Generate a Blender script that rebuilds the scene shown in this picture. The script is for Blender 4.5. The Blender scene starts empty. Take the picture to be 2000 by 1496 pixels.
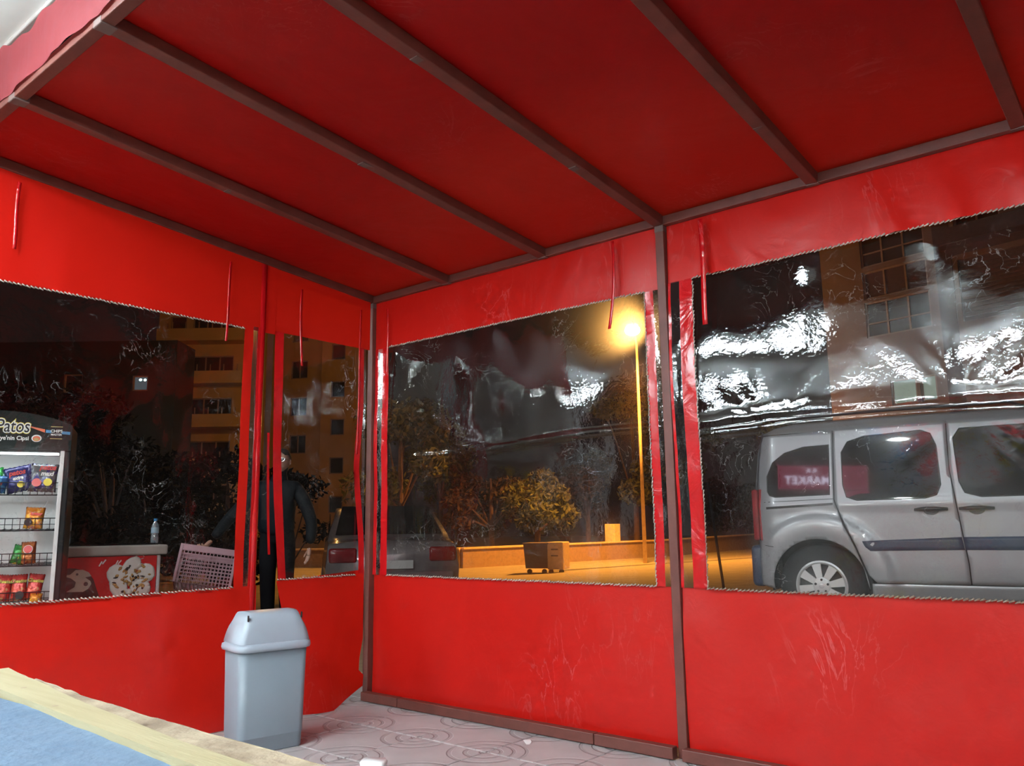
import bpy, bmesh, math, random
from mathutils import Vector, Matrix, noise
random.seed(7)
PI = math.pi
S = bpy.context.scene
COL = S.collection
# ------------------------------------------------------------------ camera
CAMP = Vector((3.5532, -3.0456, 0.9090)); YAW, PIT, ROL, FPX = 0.69069, 0.17111, -0.01381, 1600.05
_d = Vector((-math.sin(YAW)*math.cos(PIT), math.cos(YAW)*math.cos(PIT), math.sin(PIT)))
_r = Vector((math.cos(YAW), math.sin(YAW), 0)); _u = _r.cross(_d)
_r2 = _r*math.cos(ROL)+_u*math.sin(ROL); _u2 = -_r*math.sin(ROL)+_u*math.cos(ROL)
cam = bpy.data.cameras.new('camera'); camo = bpy.data.objects.new('camera', cam); COL.objects.link(camo)
cam.sensor_width = 36; cam.lens = FPX/2000*36; cam.clip_end = 400; cam.clip_start = .02
camo.matrix_world = Matrix(((_r2.x, _u2.x, -_d.x, CAMP.x), (_r2.y, _u2.y, -_d.y, CAMP.y), (_r2.z, _u2.z, -_d.z, CAMP.z), (0, 0, 0, 1)))
S.camera = camo
S.view_settings.view_transform = 'Standard'; S.view_settings.look = 'None'
S.view_settings.gamma = 1; S.view_settings.use_curve_mapping = False
S.view_settings.exposure = 0.0
try:
    S.cycles.transparent_max_bounces = 16; S.cycles.max_bounces = 9; S.cycles.glossy_bounces = 4
    S.cycles.sample_clamp_indirect = 60
except Exception: pass
# ------------------------------------------------------------------ night sky
w = bpy.data.worlds.new('night_sky'); S.world = w; w.use_nodes = True
w.node_tree.nodes['Background'].inputs[0].default_value = (.020, .011, .010, 1)
w.node_tree.nodes['Background'].inputs[1].default_value = .45
# strengths of the shop and street lamps, and of the added ones
TUBE_L, LAMP_L, ADDFLOOD_W, SODIUM_W, ADDLAMP_W = 118, 400, 260, 20000, 190
SODIUM = (1, .40, .055); COOL = (.82, .95, 1.0)

# ------------------------------------------------------------------ materials
def nt(name):
    m = bpy.data.materials.new(name); m.use_nodes = True
    t = m.node_tree; b = t.nodes['Principled BSDF']; return m, t, b
def N(t, typ, **k):
    n = t.nodes.new(typ)
    for a, v in k.items():
        if a.startswith('i_'): n.inputs[a[2:].replace('_', ' ')].default_value = v
        else: setattr(n, a, v)
    return n
def mat(name, c, rough=.5, metal=0, var=.12, scale=8, bump=0, bscale=60, spec=.5, c2=None, emit=None, es=0, stretch=None, coat=0):
    m, t, b = nt(name); L = t.links
    b.inputs['Roughness'].default_value = rough; b.inputs['Metallic'].default_value = metal
    b.inputs['Specular IOR Level'].default_value = spec; b.inputs['Coat Weight'].default_value = coat
    tc = N(t, 'ShaderNodeTexCoord'); mp = N(t, 'ShaderNodeMapping')
    if stretch: mp.inputs['Scale'].default_value = stretch
    L.new(tc.outputs['Object'], mp.inputs['Vector'])
    ns = N(t, 'ShaderNodeTexNoise', i_Scale=scale, i_Detail=5.0); L.new(mp.outputs['Vector'], ns.inputs['Vector'])
    cr = N(t, 'ShaderNodeValToRGB'); c2 = c2 or tuple(x*(1-var*2) for x in c)
    cr.color_ramp.elements[0].color = (*c2, 1); cr.color_ramp.elements[1].color = (*c, 1)
    cr.color_ramp.elements[0].position = .3; cr.color_ramp.elements[1].position = .65
    L.new(ns.outputs['Fac'], cr.inputs['Fac']); L.new(cr.outputs['Color'], b.inputs['Base Color'])
    if bump:
        n2 = N(t, 'ShaderNodeTexNoise', i_Scale=bscale, i_Detail=4.0); L.new(mp.outputs['Vector'], n2.inputs['Vector'])
        bp = N(t, 'ShaderNodeBump', i_Strength=1.0, i_Distance=bump); L.new(n2.outputs['Fac'], bp.inputs['Height']); L.new(bp.outputs['Normal'], b.inputs['Normal'])
    if emit: b.inputs['Emission Color'].default_value = (*emit, 1); b.inputs['Emission Strength'].default_value = es
    return m
def emis(name, c, s):
    m = bpy.data.materials.new(name); m.use_nodes = True; t = m.node_tree; t.nodes.clear()
    o = N(t, 'ShaderNodeOutputMaterial'); e = N(t, 'ShaderNodeEmission'); e.inputs[0].default_value = (*c, 1); e.inputs[1].default_value = s
    t.links.new(e.outputs[0], o.inputs[0]); return m
def pvc(name, base, trans, fac=.22, rough=.33, wr=.012, sc=2.2, spec=.5):
    """coated tarpaulin: glossy face that also lets some light through"""
    m, t, b = nt(name); L = t.links; out = t.nodes['Material Output']
    b.inputs['Roughness'].default_value = rough; b.inputs['Specular IOR Level'].default_value = spec
    tc = N(t, 'ShaderNodeTexCoord')
    n1 = N(t, 'ShaderNodeTexNoise', i_Scale=sc, i_Detail=3.0, i_Distortion=1.2); L.new(tc.outputs['Object'], n1.inputs['Vector'])
    n2 = N(t, 'ShaderNodeTexNoise', i_Scale=sc*9, i_Detail=5.0, i_Distortion=2.0); L.new(tc.outputs['Object'], n2.inputs['Vector'])
    ad = N(t, 'ShaderNodeMath', operation='MULTIPLY_ADD'); L.new(n2.outputs['Fac'], ad.inputs[0]); ad.inputs[1].default_value = .07; L.new(n1.outputs['Fac'], ad.inputs[2])
    bp = N(t, 'ShaderNodeBump', i_Strength=1.0, i_Distance=wr); L.new(ad.outputs[0], bp.inputs['Height']); L.new(bp.outputs['Normal'], b.inputs['Normal'])
    # scuffs: thin pale scratches
    wv = N(t, 'ShaderNodeTexNoise', i_Scale=3.2, i_Detail=8.0, i_Distortion=3.5); mpz = N(t, 'ShaderNodeMapping'); mpz.inputs['Scale'].default_value = (1.3, 1.3, .42); L.new(tc.outputs['Object'], mpz.inputs['Vector']); L.new(mpz.outputs[0], wv.inputs['Vector'])
    cr = N(t, 'ShaderNodeValToRGB'); e = cr.color_ramp.elements
    e[0].position = .485; e[0].color = (0, 0, 0, 1); e[1].position = .5; e[1].color = (.22, .22, .22, 1); k = e.new(.515); k.color = (0, 0, 0, 1)
    ms = N(t, 'ShaderNodeTexNoise', i_Scale=1.3, i_Detail=2.0); L.new(tc.outputs['Object'], ms.inputs['Vector'])
    mr = N(t, 'ShaderNodeMapRange'); mr.inputs[1].default_value = .56; mr.inputs[2].default_value = .72; L.new(ms.outputs['Fac'], mr.inputs[0])
    L.new(wv.outputs['Fac'], cr.inputs['Fac'])
    mu = N(t, 'ShaderNodeMath', operation='MULTIPLY'); L.new(cr.outputs['Color'], mu.inputs[0]); L.new(mr.outputs[0], mu.inputs[1])
    mx = N(t, 'ShaderNodeMixRGB'); mx.inputs[1].default_value = (*base, 1); mx.inputs[2].default_value = (.8, .35, .35, 1); L.new(mu.outputs[0], mx.inputs[0])
    L.new(mx.outputs[0], b.inputs['Base Color'])
    tr = N(t, 'ShaderNodeBsdfTranslucent'); tr.inputs[0].default_value = (*trans, 1)
    ms2 = N(t, 'ShaderNodeMixShader'); ms2.inputs[0].default_value = fac
    L.new(b.outputs[0], ms2.inputs[1]); L.new(tr.outputs[0], ms2.inputs[2]); L.new(ms2.outputs[0], out.inputs[0])
    return m
def vinyl(name, f1=20, d1=.00032, f2=58, d2=.00017, boost=.95, haze=.12, veil=.007, tint=(.93, .90, .86), scr=.45):
    """clear PVC film: see-through, wavy mirror-like face, slightly hazy and scratched"""
    m = bpy.data.materials.new(name); m.use_nodes = True; t = m.node_tree; t.nodes.clear(); L = t.links
    out = N(t, 'ShaderNodeOutputMaterial'); tc = N(t, 'ShaderNodeTexCoord')
    a = N(t, 'ShaderNodeTexNoise', i_Scale=f1, i_Detail=2.0, i_Distortion=1.6); b = N(t, 'ShaderNodeTexNoise', i_Scale=f2, i_Detail=3.0, i_Distortion=1.0)
    L.new(tc.outputs['Object'], a.inputs['Vector']); L.new(tc.outputs['Object'], b.inputs['Vector'])
    b1 = N(t, 'ShaderNodeBump', i_Strength=1.0, i_Distance=d1); b2 = N(t, 'ShaderNodeBump', i_Strength=1.0, i_Distance=d2)
    L.new(a.outputs['Fac'], b1.inputs['Height']); L.new(b.outputs['Fac'], b2.inputs['Height']); L.new(b1.outputs[0], b2.inputs['Normal'])
    fr = N(t, 'ShaderNodeFresnel', i_IOR=1.5); L.new(b2.outputs[0], fr.inputs['Normal'])
    mu = N(t, 'ShaderNodeMath', operation='MULTIPLY', use_clamp=True); L.new(fr.outputs[0], mu.inputs[0]); mu.inputs[1].default_value = boost
    tp = N(t, 'ShaderNodeBsdfTransparent'); tp.inputs[0].default_value = (*tint, 1)
    gl = N(t, 'ShaderNodeBsdfGlossy', i_Roughness=.02); gl.inputs[0].default_value = (1, 1, 1, 1); L.new(b2.outputs[0], gl.inputs['Normal'])
    rf = N(t, 'ShaderNodeBsdfRefraction', i_Roughness=.95, i_IOR=1.025); rf.inputs[0].default_value = (.95, .92, .88, 1)
    m0 = N(t, 'ShaderNodeMixShader'); m0.inputs[0].default_value = haze; L.new(tp.outputs[0], m0.inputs[1]); L.new(rf.outputs[0], m0.inputs[2])
    # scratches and creases: thin scattering lines
    sn = N(t, 'ShaderNodeTexNoise', i_Scale=4.5, i_Detail=7.0, i_Distortion=4.0); L.new(tc.outputs['Object'], sn.inputs['Vector'])
    cr = N(t, 'ShaderNodeValToRGB'); e = cr.color_ramp.elements
    e[0].position = .492; e[0].color = (0, 0, 0, 1); e[1].position = .5; e[1].color = (1, 1, 1, 1); k = e.new(.508); k.color = (0, 0, 0, 1)
    L.new(sn.outputs['Fac'], cr.inputs['Fac'])
    mk = N(t, 'ShaderNodeTexNoise', i_Scale=3.1, i_Detail=3.0); L.new(tc.outputs['Object'], mk.inputs['Vector'])
    mr = N(t, 'ShaderNodeMapRange'); mr.inputs[1].default_value = .5; mr.inputs[2].default_value = .68; mr.inputs[4].default_value = scr; L.new(mk.outputs['Fac'], mr.inputs[0])
    sm = N(t, 'ShaderNodeMath', operation='MULTIPLY'); L.new(cr.outputs[0], sm.inputs[0]); L.new(mr.outputs[0], sm.inputs[1])
    va = N(t, 'ShaderNodeMath', operation='ADD'); L.new(sm.outputs[0], va.inputs[0]); va.inputs[1].default_value = veil
    df = N(t, 'ShaderNodeBsdfDiffuse'); df.inputs[0].default_value = (.8, .8, .8, 1); tl = N(t, 'ShaderNodeBsdfTranslucent'); tl.inputs[0].default_value = (.8, .8, .8, 1)
    md = N(t, 'ShaderNodeMixShader'); md.inputs[0].default_value = .5; L.new(df.outputs[0], md.inputs[1]); L.new(tl.outputs[0], md.inputs[2])
    m1 = N(t, 'ShaderNodeMixShader'); L.new(va.outputs[0], m1.inputs[0]); L.new(m0.outputs[0], m1.inputs[1]); L.new(md.outputs[0], m1.inputs[2])
    m2 = N(t, 'ShaderNodeMixShader'); L.new(mu.outputs[0], m2.inputs[0]); L.new(m1.outputs[0], m2.inputs[1]); L.new(gl.outputs[0], m2.inputs[2])
    L.new(m2.outputs[0], out.inputs[0]); return m

RED = (.62, .0105, .0065)
M = dict(
    red=pvc('red_tarpaulin', RED, (.95, .03, .004), .22), roof=pvc('roof_tarpaulin', (.33, .005, .005), (.8, .03, .006), .10, .36, .010, 1.6, .3),
    redstrip=pvc('red_glossy_strip', (.60, .008, .012), (.8, .03, .006), .12, .16, .006, 9, .7),
    redsheen=pvc('sheen_red_tarpaulin', (.23, .035, .042), (.6, .10, .09), .2, .6, spec=.25),  # red sheet with its glare put into a pinker base
    vinyl=vinyl('clear_vinyl_film'), vinyl_calm=vinyl('clear_vinyl_calm', 6, .0008, 30, .00012, 1.3, .03, .003, (.93, .90, .86), .6), strip=vinyl('clear_vinyl_strip', 26, .0009, 70, .0002, 1.2, .05, .03, (.5, .5, .55)),
    seam=mat('stitched_seam', (.50, .42, .36), .5, bump=.001, bscale=200),
    steel=mat('primer_brown_steel', (.155, .045, .034), .45, c2=(.115, .034, .026), scale=14, bump=.0006, bscale=90),
    scuff=mat('scuffed_weld', (.16, .10, .09), .6), dark=mat('dark_matter', (.012, .012, .014), .6),
    binbody=mat('grey_plastic', (.235, .285, .33), .42, var=.02, bump=.0002, bscale=400), binlid=mat('light_grey_plastic', (.37, .43, .50), .38, var=.02),
    wood=mat('pale_yellow_wood', (.42, .37, .225), .6, c2=(.37, .31, .175), scale=5, stretch=(1, 14, 14), bump=.0006, bscale=30),
    oldwood=mat('worn_wood_edge', (.42, .34, .24), .7, c2=(.22, .16, .11), scale=18, bump=.003, bscale=60),
    cloth=mat('pale_blue_cloth', (.135, .20, .29), .9, c2=(.10, .16, .245), scale=12, bump=.004, bscale=50),
    soffit=mat('white_soffit', (.80, .83, .82), .7, var=.03), trim=mat('grey_trim', (.42, .38, .36), .6),
    wallgrey=mat('pale_grey_wall', (.80, .81, .80), .7, var=.05, scale=3), ground=mat('asphalt', (.30, .26, .21), .85, c2=(.22, .19, .155), scale=3, bump=.006, bscale=40),
    darkline=mat('gutter', (.05, .045, .04), .9), whitemetal=mat('white_metal', (.74, .76, .78), .45, var=.03), black=mat('black_metal', (.008, .009, .012), .45, spec=.2),
    wire=mat('dark_wire', (.03, .035, .04), .35, metal=.6), chrome=mat('chrome', (.7, .7, .7), .2, metal=1),
    maroon=mat('maroon_paint', (.10, .018, .022), .5), glassdark=mat('dark_window_glass', (.012, .011, .012), .04, spec=.5, var=.2),
    van=mat('silver_paint', (.40, .41, .44), .33, metal=.25, var=.02, coat=.35), rub=mat('blue_grey_rubber', (.035, .055, .11), .45), tyre=mat('tyre_rubber', (.022, .024, .028), .75),
    alloy=mat('alloy', (.62, .63, .65), .35, metal=.4, var=.02), redlens=mat('red_lens', (.32, .012, .02), .12), handle=mat('dark_handle', (.02, .02, .022), .3), dish=mat('grey_dish', (.20, .20, .21), .35, metal=.3),
    grime=mat('dark_arch_liner', (.03, .035, .042), .8), bark=mat('bark', (.09, .05, .035), .9, bump=.02, bscale=12),
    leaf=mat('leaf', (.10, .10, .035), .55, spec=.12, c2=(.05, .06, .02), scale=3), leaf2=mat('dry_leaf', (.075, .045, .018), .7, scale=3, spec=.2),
    skin=mat('skin', (.52, .30, .22), .5, var=.05), hair=mat('dark_hair', (.012, .01, .009), .6), jacket=mat('black_jacket', (.006, .009, .013), .6, spec=.12, bump=.004, bscale=18), trouser=mat('black_trousers', (.008, .008, .010), .8, spec=.12),
    crate=mat('lilac_plastic', (.50, .30, .36), .4, var=.05), fred=mat('freezer_red', (.60, .012, .014), .25, var=.02), fwhite=mat('freezer_white', (.7, .71, .75), .35, var=.02),
    cream=mat('cream_print', (.62, .60, .52), .4), choco=mat('chocolate_print', (.035, .02, .018), .35), nut=mat('nut_print', (.42, .20, .05), .4, c2=(.65, .40, .14), scale=60), icew=mat('ice_cream_print', (.78, .76, .74), .45, var=.06, scale=14),
    gold=mat('gold_print', (.55, .38, .10), .4), yellow=mat('yellow_print', (.85, .70, .05), .4, var=.02), whitep=mat('white_print', (.82, .84, .84), .4, var=.02), blackp=mat('black_print', (.01, .012, .015), .5, spec=.2), orangep=mat('orange_print', (.75, .13, .03), .4), bluep=mat('blue_print', (.03, .25, .55), .4), redp=mat('red_print', (.65, .03, .03), .4, var=.02),
    label_pale=mat('pale_label', (.35, .5, .62), .4), leafshade=mat('shaded_leaf', (.010, .010, .006), .9, scale=3, spec=.05), header=mat('dark_green_header', (.008, .015, .015), .6, spec=.15), skinred=mat('round_red_print', (.75, .10, .10), .3, var=.03),  # left trees' leaves near black: their shade put into the leaf colour
    apt=mat('apartment_plaster', (.15, .10, .08), .85, var=.06, scale=1.2), aptdark=mat('dark_plaster', (.06, .035, .04), .85), aptpane=mat('night_pane', (.03, .025, .022), .12), frame=mat('window_frame_paint', (.24, .17, .14), .6), slat=mat('shutter_slat', (.10, .065, .055), .7),
    aptor=mat('ochre_plaster', (.45, .30, .15), .85, var=.08, scale=.7), lit=emis('lit_room', (.62, .80, .66), .30), reflspot=emis('reflection_spot', (.7, 1, 1), 3), reflglow=emis('reflection_pane', (.10, .16, .19), .5),
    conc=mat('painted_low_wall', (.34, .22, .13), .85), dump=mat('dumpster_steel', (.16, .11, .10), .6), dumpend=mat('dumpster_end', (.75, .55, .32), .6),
    silver=mat('car_silver', (.40, .36, .37), .25, metal=.4, coat=.5), taxi=mat('car_light', (.5, .38, .26), .3), bottle=mat('x', (1, 1, 1)),
)
def glassy(name, c, tr=.75):
    m = bpy.data.materials.new(name); m.use_nodes = True; t = m.node_tree; t.nodes.clear(); L = t.links
    o = N(t, 'ShaderNodeOutputMaterial'); a = N(t, 'ShaderNodeBsdfTransparent'); a.inputs[0].default_value = (*c, 1)
    g = N(t, 'ShaderNodeBsdfGlossy', i_Roughness=.08); d = N(t, 'ShaderNodeBsdfDiffuse'); d.inputs[0].default_value = (*c, 1)
    x = N(t, 'ShaderNodeMixShader'); x.inputs[0].default_value = .5; L.new(g.outputs[0], x.inputs[1]); L.new(d.outputs[0], x.inputs[2])
    y = N(t, 'ShaderNodeMixShader'); y.inputs[0].default_value = 1-tr; L.new(a.outputs[0], y.inputs[1]); L.new(x.outputs[0], y.inputs[2]); L.new(y.outputs[0], o.inputs[0]); return m
M['bottle'] = glassy('clear_bottle_plastic', (.7, .82, .9), .55)
# paving tile with swirling arcs in relief
def tile_mat():
    m, t, b = nt('swirl_paving'); L = t.links; b.inputs['Roughness'].default_value = .5
    tc = N(t, 'ShaderNodeTexCoord'); sx = N(t, 'ShaderNodeSeparateXYZ'); L.new(tc.outputs['Object'], sx.inputs[0])
    def arc(cx, cy, k):
        cb = N(t, 'ShaderNodeCombineXYZ'); cb.inputs[0].default_value = cx; cb.inputs[1].default_value = cy
        d = N(t, 'ShaderNodeVectorMath', operation='DISTANCE'); L.new(tc.outputs['Object'], d.inputs[0]); L.new(cb.outputs[0], d.inputs[1])
        s = N(t, 'ShaderNodeMath', operation='MULTIPLY'); L.new(d.outputs['Value'], s.inputs[0]); s.inputs[1].default_value = k
        f = N(t, 'ShaderNodeMath', operation='SINE'); L.new(s.outputs[0], f.inputs[0])
        g = N(t, 'ShaderNodeMapRange'); g.inputs[1].default_value = .45; g.inputs[2].default_value = .8; L.new(f.outputs[0], g.inputs[0])
        lt = N(t, 'ShaderNodeMath', operation='LESS_THAN'); L.new(d.outputs['Value'], lt.inputs[0]); lt.inputs[1].default_value = .19
        p = N(t, 'ShaderNodeMath', operation='MULTIPLY'); L.new(g.outputs[0], p.inputs[0]); L.new(lt.outputs[0], p.inputs[1]); return p
    a = arc(-.2, -.2, 120); c = arc(.2, .2, 120); e = arc(-.2, .2, 95); g = arc(.2, -.2, 95)
    def add(x, y):
        n = N(t, 'ShaderNodeMath', operation='MAXIMUM'); L.new(x.outputs[0], n.inputs[0]); L.new(y.outputs[0], n.inputs[1]); return n
    h = add(add(a, c), add(e, g))
    ns = N(t, 'ShaderNodeTexNoise', i_Scale=7.0, i_Detail=6.0); L.new(tc.outputs['Object'], ns.inputs['Vector'])
    cr = N(t, 'ShaderNodeValToRGB'); cr.color_ramp.elements[0].color = (.40, .36, .36, 1); cr.color_ramp.elements[1].color = (.56, .53, .53, 1); L.new(ns.outputs['Fac'], cr.inputs['Fac'])
    mx = N(t, 'ShaderNodeMixRGB', blend_type='MULTIPLY'); mx.inputs[2].default_value = (.82, .82, .82, 1); L.new(h.outputs[0], mx.inputs[0]); L.new(cr.outputs[0], mx.inputs[1]); L.new(mx.outputs[0], b.inputs['Base Color'])
    bp = N(t, 'ShaderNodeBump', i_Strength=1.0, i_Distance=.0035, invert=True); L.new(h.outputs[0], bp.inputs['Height']); L.new(bp.outputs[0], b.inputs['Normal']); return m
M['tile'] = tile_mat()

# ------------------------------------------------------------------ mesh helpers
def link(name, me, parent=None, smooth=False):
    o = bpy.data.objects.new(name, me); COL.objects.link(o)
    if parent: o.parent = parent
    if smooth: me.shade_smooth()
    return o
def obj(name, bm, m, parent=None, smooth=False, nrm=True):
    if nrm: bmesh.ops.recalc_face_normals(bm, faces=bm.faces)
    me = bpy.data.meshes.new(name); bm.to_mesh(me); bm.free()
    me.materials.append(M[m] if isinstance(m, str) else m)
    return link(name, me, parent, smooth)
def tag(o, label, cat, group=None):
    o['label'] = label; o['category'] = cat
    if group: o['group'] = group
    return o
def thing(name, label, cat, loc=(0, 0, 0), rz=0, group=None):
    o = bpy.data.objects.new(name, None); COL.objects.link(o); o.location = loc; o.rotation_euler = (0, 0, rz); o.empty_display_size = .1
    return tag(o, label, cat, group)
def struct(o): o['kind'] = 'structure'; return o
def B(): return bmesh.new()
def box(bm, lo, hi, bev=0, mtx=None):
    v = [bm.verts.new((x, y, z)) for x in (lo[0], hi[0]) for y in (lo[1], hi[1]) for z in (lo[2], hi[2])]
    f = [(0, 1, 3, 2), (4, 6, 7, 5), (0, 4, 5, 1), (2, 3, 7, 6), (0, 2, 6, 4), (1, 5, 7, 3)]
    fs = [bm.faces.new([v[i] for i in q]) for q in f]
    if bev:
        es = list({e for q in fs for e in q.edges})
        r = bmesh.ops.bevel(bm, geom=es, offset=bev, segments=2, affect='EDGES', profile=.5)
        v = list({x for q in r['faces'] for x in q.verts} | {x for x in v if x.is_valid})
    if mtx is not None: bmesh.ops.transform(bm, matrix=mtx, verts=v)
    return bm
def frame_between(a, b, up=Vector((0, 0, 1))):
    a, b = Vector(a), Vector(b); d = b-a; L = d.length; d.normalize()
    s = d.cross(up)
    if s.length < 1e-4: s = Vector((1, 0, 0))
    s.normalize(); u = s.cross(d); return a, d, s, u, L
def bar(bm, a, b, w_, h_, up=Vector((0, 0, 1)), bev=.003):
    a, d, s, u, L = frame_between(a, b, up)
    m = Matrix(((d.x, s.x, u.x, a.x), (d.y, s.y, u.y, a.y), (d.z, s.z, u.z, a.z), (0, 0, 0, 1)))
    return box(bm, (0, -w_/2, -h_/2), (L, w_/2, h_/2), bev, m)
def tube(bm, pts, r, n=8, cap=True):
    pts = [Vector(p) for p in pts]; rings = []; k = len(pts)
    rr = r if isinstance(r, (list, tuple)) else [r]*k
    up = Vector((0, 0, 1)); ref = None
    for i, p in enumerate(pts):
        d = (pts[min(i+1, k-1)]-pts[max(i-1, 0)]).normalized()
        if ref is None:
            ref = d.cross(up)
            if ref.length < 1e-3: ref = d.cross(Vector((1, 0, 0)))
        ref = (ref-d*ref.dot(d)).normalized(); q = d.cross(ref)
        rings.append([bm.verts.new(p+(ref*math.cos(2*PI*j/n)+q*math.sin(2*PI*j/n))*rr[i]) for j in range(n)])
    for i in range(k-1):
        for j in range(n): bm.faces.new([rings[i][j], rings[i][(j+1) % n], rings[i+1][(j+1) % n], rings[i+1][j]])
    if cap: bm.faces.new(rings[0]); bm.faces.new(rings[-1])
    return bm
def lathe(bm, prof, n=20, c=(0, 0, 0), axis='z', cap=True):
    rings = []
    for r, z in prof:
        ring = []
        for j in range(n):
            a = 2*PI*j/n; x, y = r*math.cos(a), r*math.sin(a)
            p = (x, y, z) if axis == 'z' else (x, z, y)
            ring.append(bm.verts.new((p[0]+c[0], p[1]+c[1], p[2]+c[2])))
        rings.append(ring)
    for i in range(len(rings)-1):
        for j in range(n): bm.faces.new([rings[i][j], rings[i][(j+1) % n], rings[i+1][(j+1) % n], rings[i+1][j]])
    if cap: bm.faces.new(rings[0]); bm.faces.new(rings[-1])
    return bm
def blob(bm, c, r, sub=2, mtx=None):
    rr = r if isinstance(r, (tuple, list)) else (r, r, r)
    m = Matrix.Translation(c) @ (mtx or Matrix()) @ Matrix.Diagonal((*rr, 1))
    bmesh.ops.create_icosphere(bm, subdivisions=sub, radius=1, matrix=m); return bm
def prism(bm, poly, y0, y1, f=None):
    """2D polygon (x,z) extruded from y0 to y1"""
    a = [bm.verts.new((x, y0, z)) for x, z in poly]; b = [bm.verts.new((x, y1, z)) for x, z in poly]; n = len(poly)
    bm.faces.new(a); bm.faces.new(b[::-1])
    for i in range(n): bm.faces.new([a[i], b[i], b[(i+1) % n], a[(i+1) % n]])
    return bm
def clip(poly, ax, v, keep_gt):
    out = []; n = len(poly)
    for i in range(n):
        p, q = poly[i], poly[(i+1) % n]; pi = (p[ax] >= v) == keep_gt or p[ax] == v; qi = (q[ax] >= v) == keep_gt or q[ax] == v
        if pi: out.append(p)
        if pi != qi:
            t = (v-p[ax])/(q[ax]-p[ax]); out.append((p[0]+t*(q[0]-p[0]), p[1]+t*(q[1]-p[1])))
    return out
def sheet(bm, poly, step, fn):
    """fine surface over a 2D outline: cells of size step clipped to the outline and lifted by fn(u,v)"""
    us = [p[0] for p in poly]; vs = [p[1] for p in poly]; cache = {}
    def V(p):
        k = (round(p[0], 5), round(p[1], 5))
        if k not in cache: cache[k] = bm.verts.new(fn(*k))
        return cache[k]
    nu = max(1, math.ceil((max(us)-min(us))/step)); nv = max(1, math.ceil((max(vs)-min(vs))/step)); u0, v0 = min(us), min(vs)
    su = (max(us)-u0)/nu; sv = (max(vs)-v0)/nv
    for i in range(nu):
        col = clip(clip(poly, 0, u0+i*su, True), 0, u0+(i+1)*su, False)
        if len(col) < 3: continue
        for j in range(nv):
            c = clip(clip(col, 1, v0+j*sv, True), 1, v0+(j+1)*sv, False)
            if len(c) < 3: continue
            vv = []
            for p in c:
                x = V(p)
                if x not in vv: vv.append(x)
            if len(vv) >= 3:
                try: bm.faces.new(vv)
                except ValueError: pass
    return bm
def rect(u0, u1, v0, v1): return [(u0, v0), (u1, v0), (u1, v1), (u0, v1)]
def rrect(u0, u1, v0, v1, r, n=5):
    p = []
    for cx, cy, a in ((u1-r, v1-r, 0), (u0+r, v1-r, 90), (u0+r, v0+r, 180), (u1-r, v0+r, 270)):
        for k in range(n+1):
            t = math.radians(a+90*k/n); p.append((cx+r*math.cos(t), cy+r*math.sin(t)))
    return p
def text(name, body, size, m, parent, mtx, ext=.001, off=0, shear=0, sx=1):
    c = bpy.data.curves.new('t', 'FONT'); c.body = body; c.size = size; c.extrude = ext; c.offset = off; c.align_x = 'CENTER'; c.align_y = 'CENTER'; c.shear = shear; c.resolution_u = 3
    o = bpy.data.objects.new('t', c); COL.objects.link(o); bpy.context.view_layer.update()
    me = bpy.data.meshes.new_from_object(o.evaluated_get(bpy.context.evaluated_depsgraph_get())); bpy.data.objects.remove(o); me.name = name
    me.transform(mtx @ Matrix.Diagonal((sx, 1, 1, 1))); me.materials.clear(); me.materials.append(M[m])
    return link(name, me, parent)
def nz(x, y, z=0): return noise.noise(Vector((x, y, z)))
def FACE(x, y, z, ux, uy):   # matrix: text/flat plane whose right is (ux,uy,0), up is z, at x,y,z
    return Matrix(((ux, 0, uy, x), (uy, 0, -ux, y), (0, 1, 0, z), (0, 0, 0, 1)))

# ------------------------------------------------------------------ STRUCTURE: floor, road, shop shell
fl = struct(obj('floor', box(B(), (-7, -10.5, -.14), (7.5, 2.0, -.012)), 'conc'))
tb = box(B(), (-.197, -.197, -.03), (.197, .197, 0), .004); tb.verts.ensure_lookup_table()
tm = bpy.data.meshes.new('paving_tile'); bmesh.ops.recalc_face_normals(tb, faces=tb.faces); tb.to_mesh(tm); tb.free(); tm.materials.append(M['tile'])
for i in range(-3, 12):
    for j in range(9):
        t = link('paving_tile', tm, fl); t.location = (.2+i*.4, -.2-j*.4+.4, random.uniform(-.0012, .0004)); t.rotation_euler = (0, 0, random.choice((0, PI/2)))
def zg(x):
    if x > .5: return 0
    return .06*(x-.5) if x > -4 else max(-.85, -.27+.05*(x+4))
bm = B()
xs = [-75, -40, -15.2, -12, -8, -4, -3, -2, -1, 0, .5, 4, 12, 30]; vr = []
for x in xs: vr.append([bm.verts.new((x, y, zg(x)-.01)) for y in (2.0, 6, 14, 30, 60, 95)])
for i in range(len(xs)-1):
    for j in range(5): bm.faces.new([vr[i][j], vr[i+1][j], vr[i+1][j+1], vr[i][j+1]])
road = struct(obj('road', bm, 'ground'))
struct(obj('ground_left', box(B(), (-60, -30, -.6), (-7, 2.0, -.2)), 'ground'))
def W2(x, y, D):   # helper used only to lay out far points: view depth D metres behind picture point x,y
    return CAMP+(_d+_r2*((x-1000)/FPX)-_u2*((y-748)/FPX))*D
# gutter line crossing the road
bm = B(); gp = [(-16.6, 19.2), (-15.9, 21.2), (-14.0, 27.3), (-12.5, 29.3), (-11.2, 33)]
a = [bm.verts.new((x-.16, y, zg(x)+.0)) for x, y in gp]; b = [bm.verts.new((x+.42, y, zg(x)+.0)) for x, y in gp]
for i in range(4): bm.faces.new([a[i], b[i], b[i+1], a[i+1]])
g = obj('gutter', bm, 'darkline'); struct(g)
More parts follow.
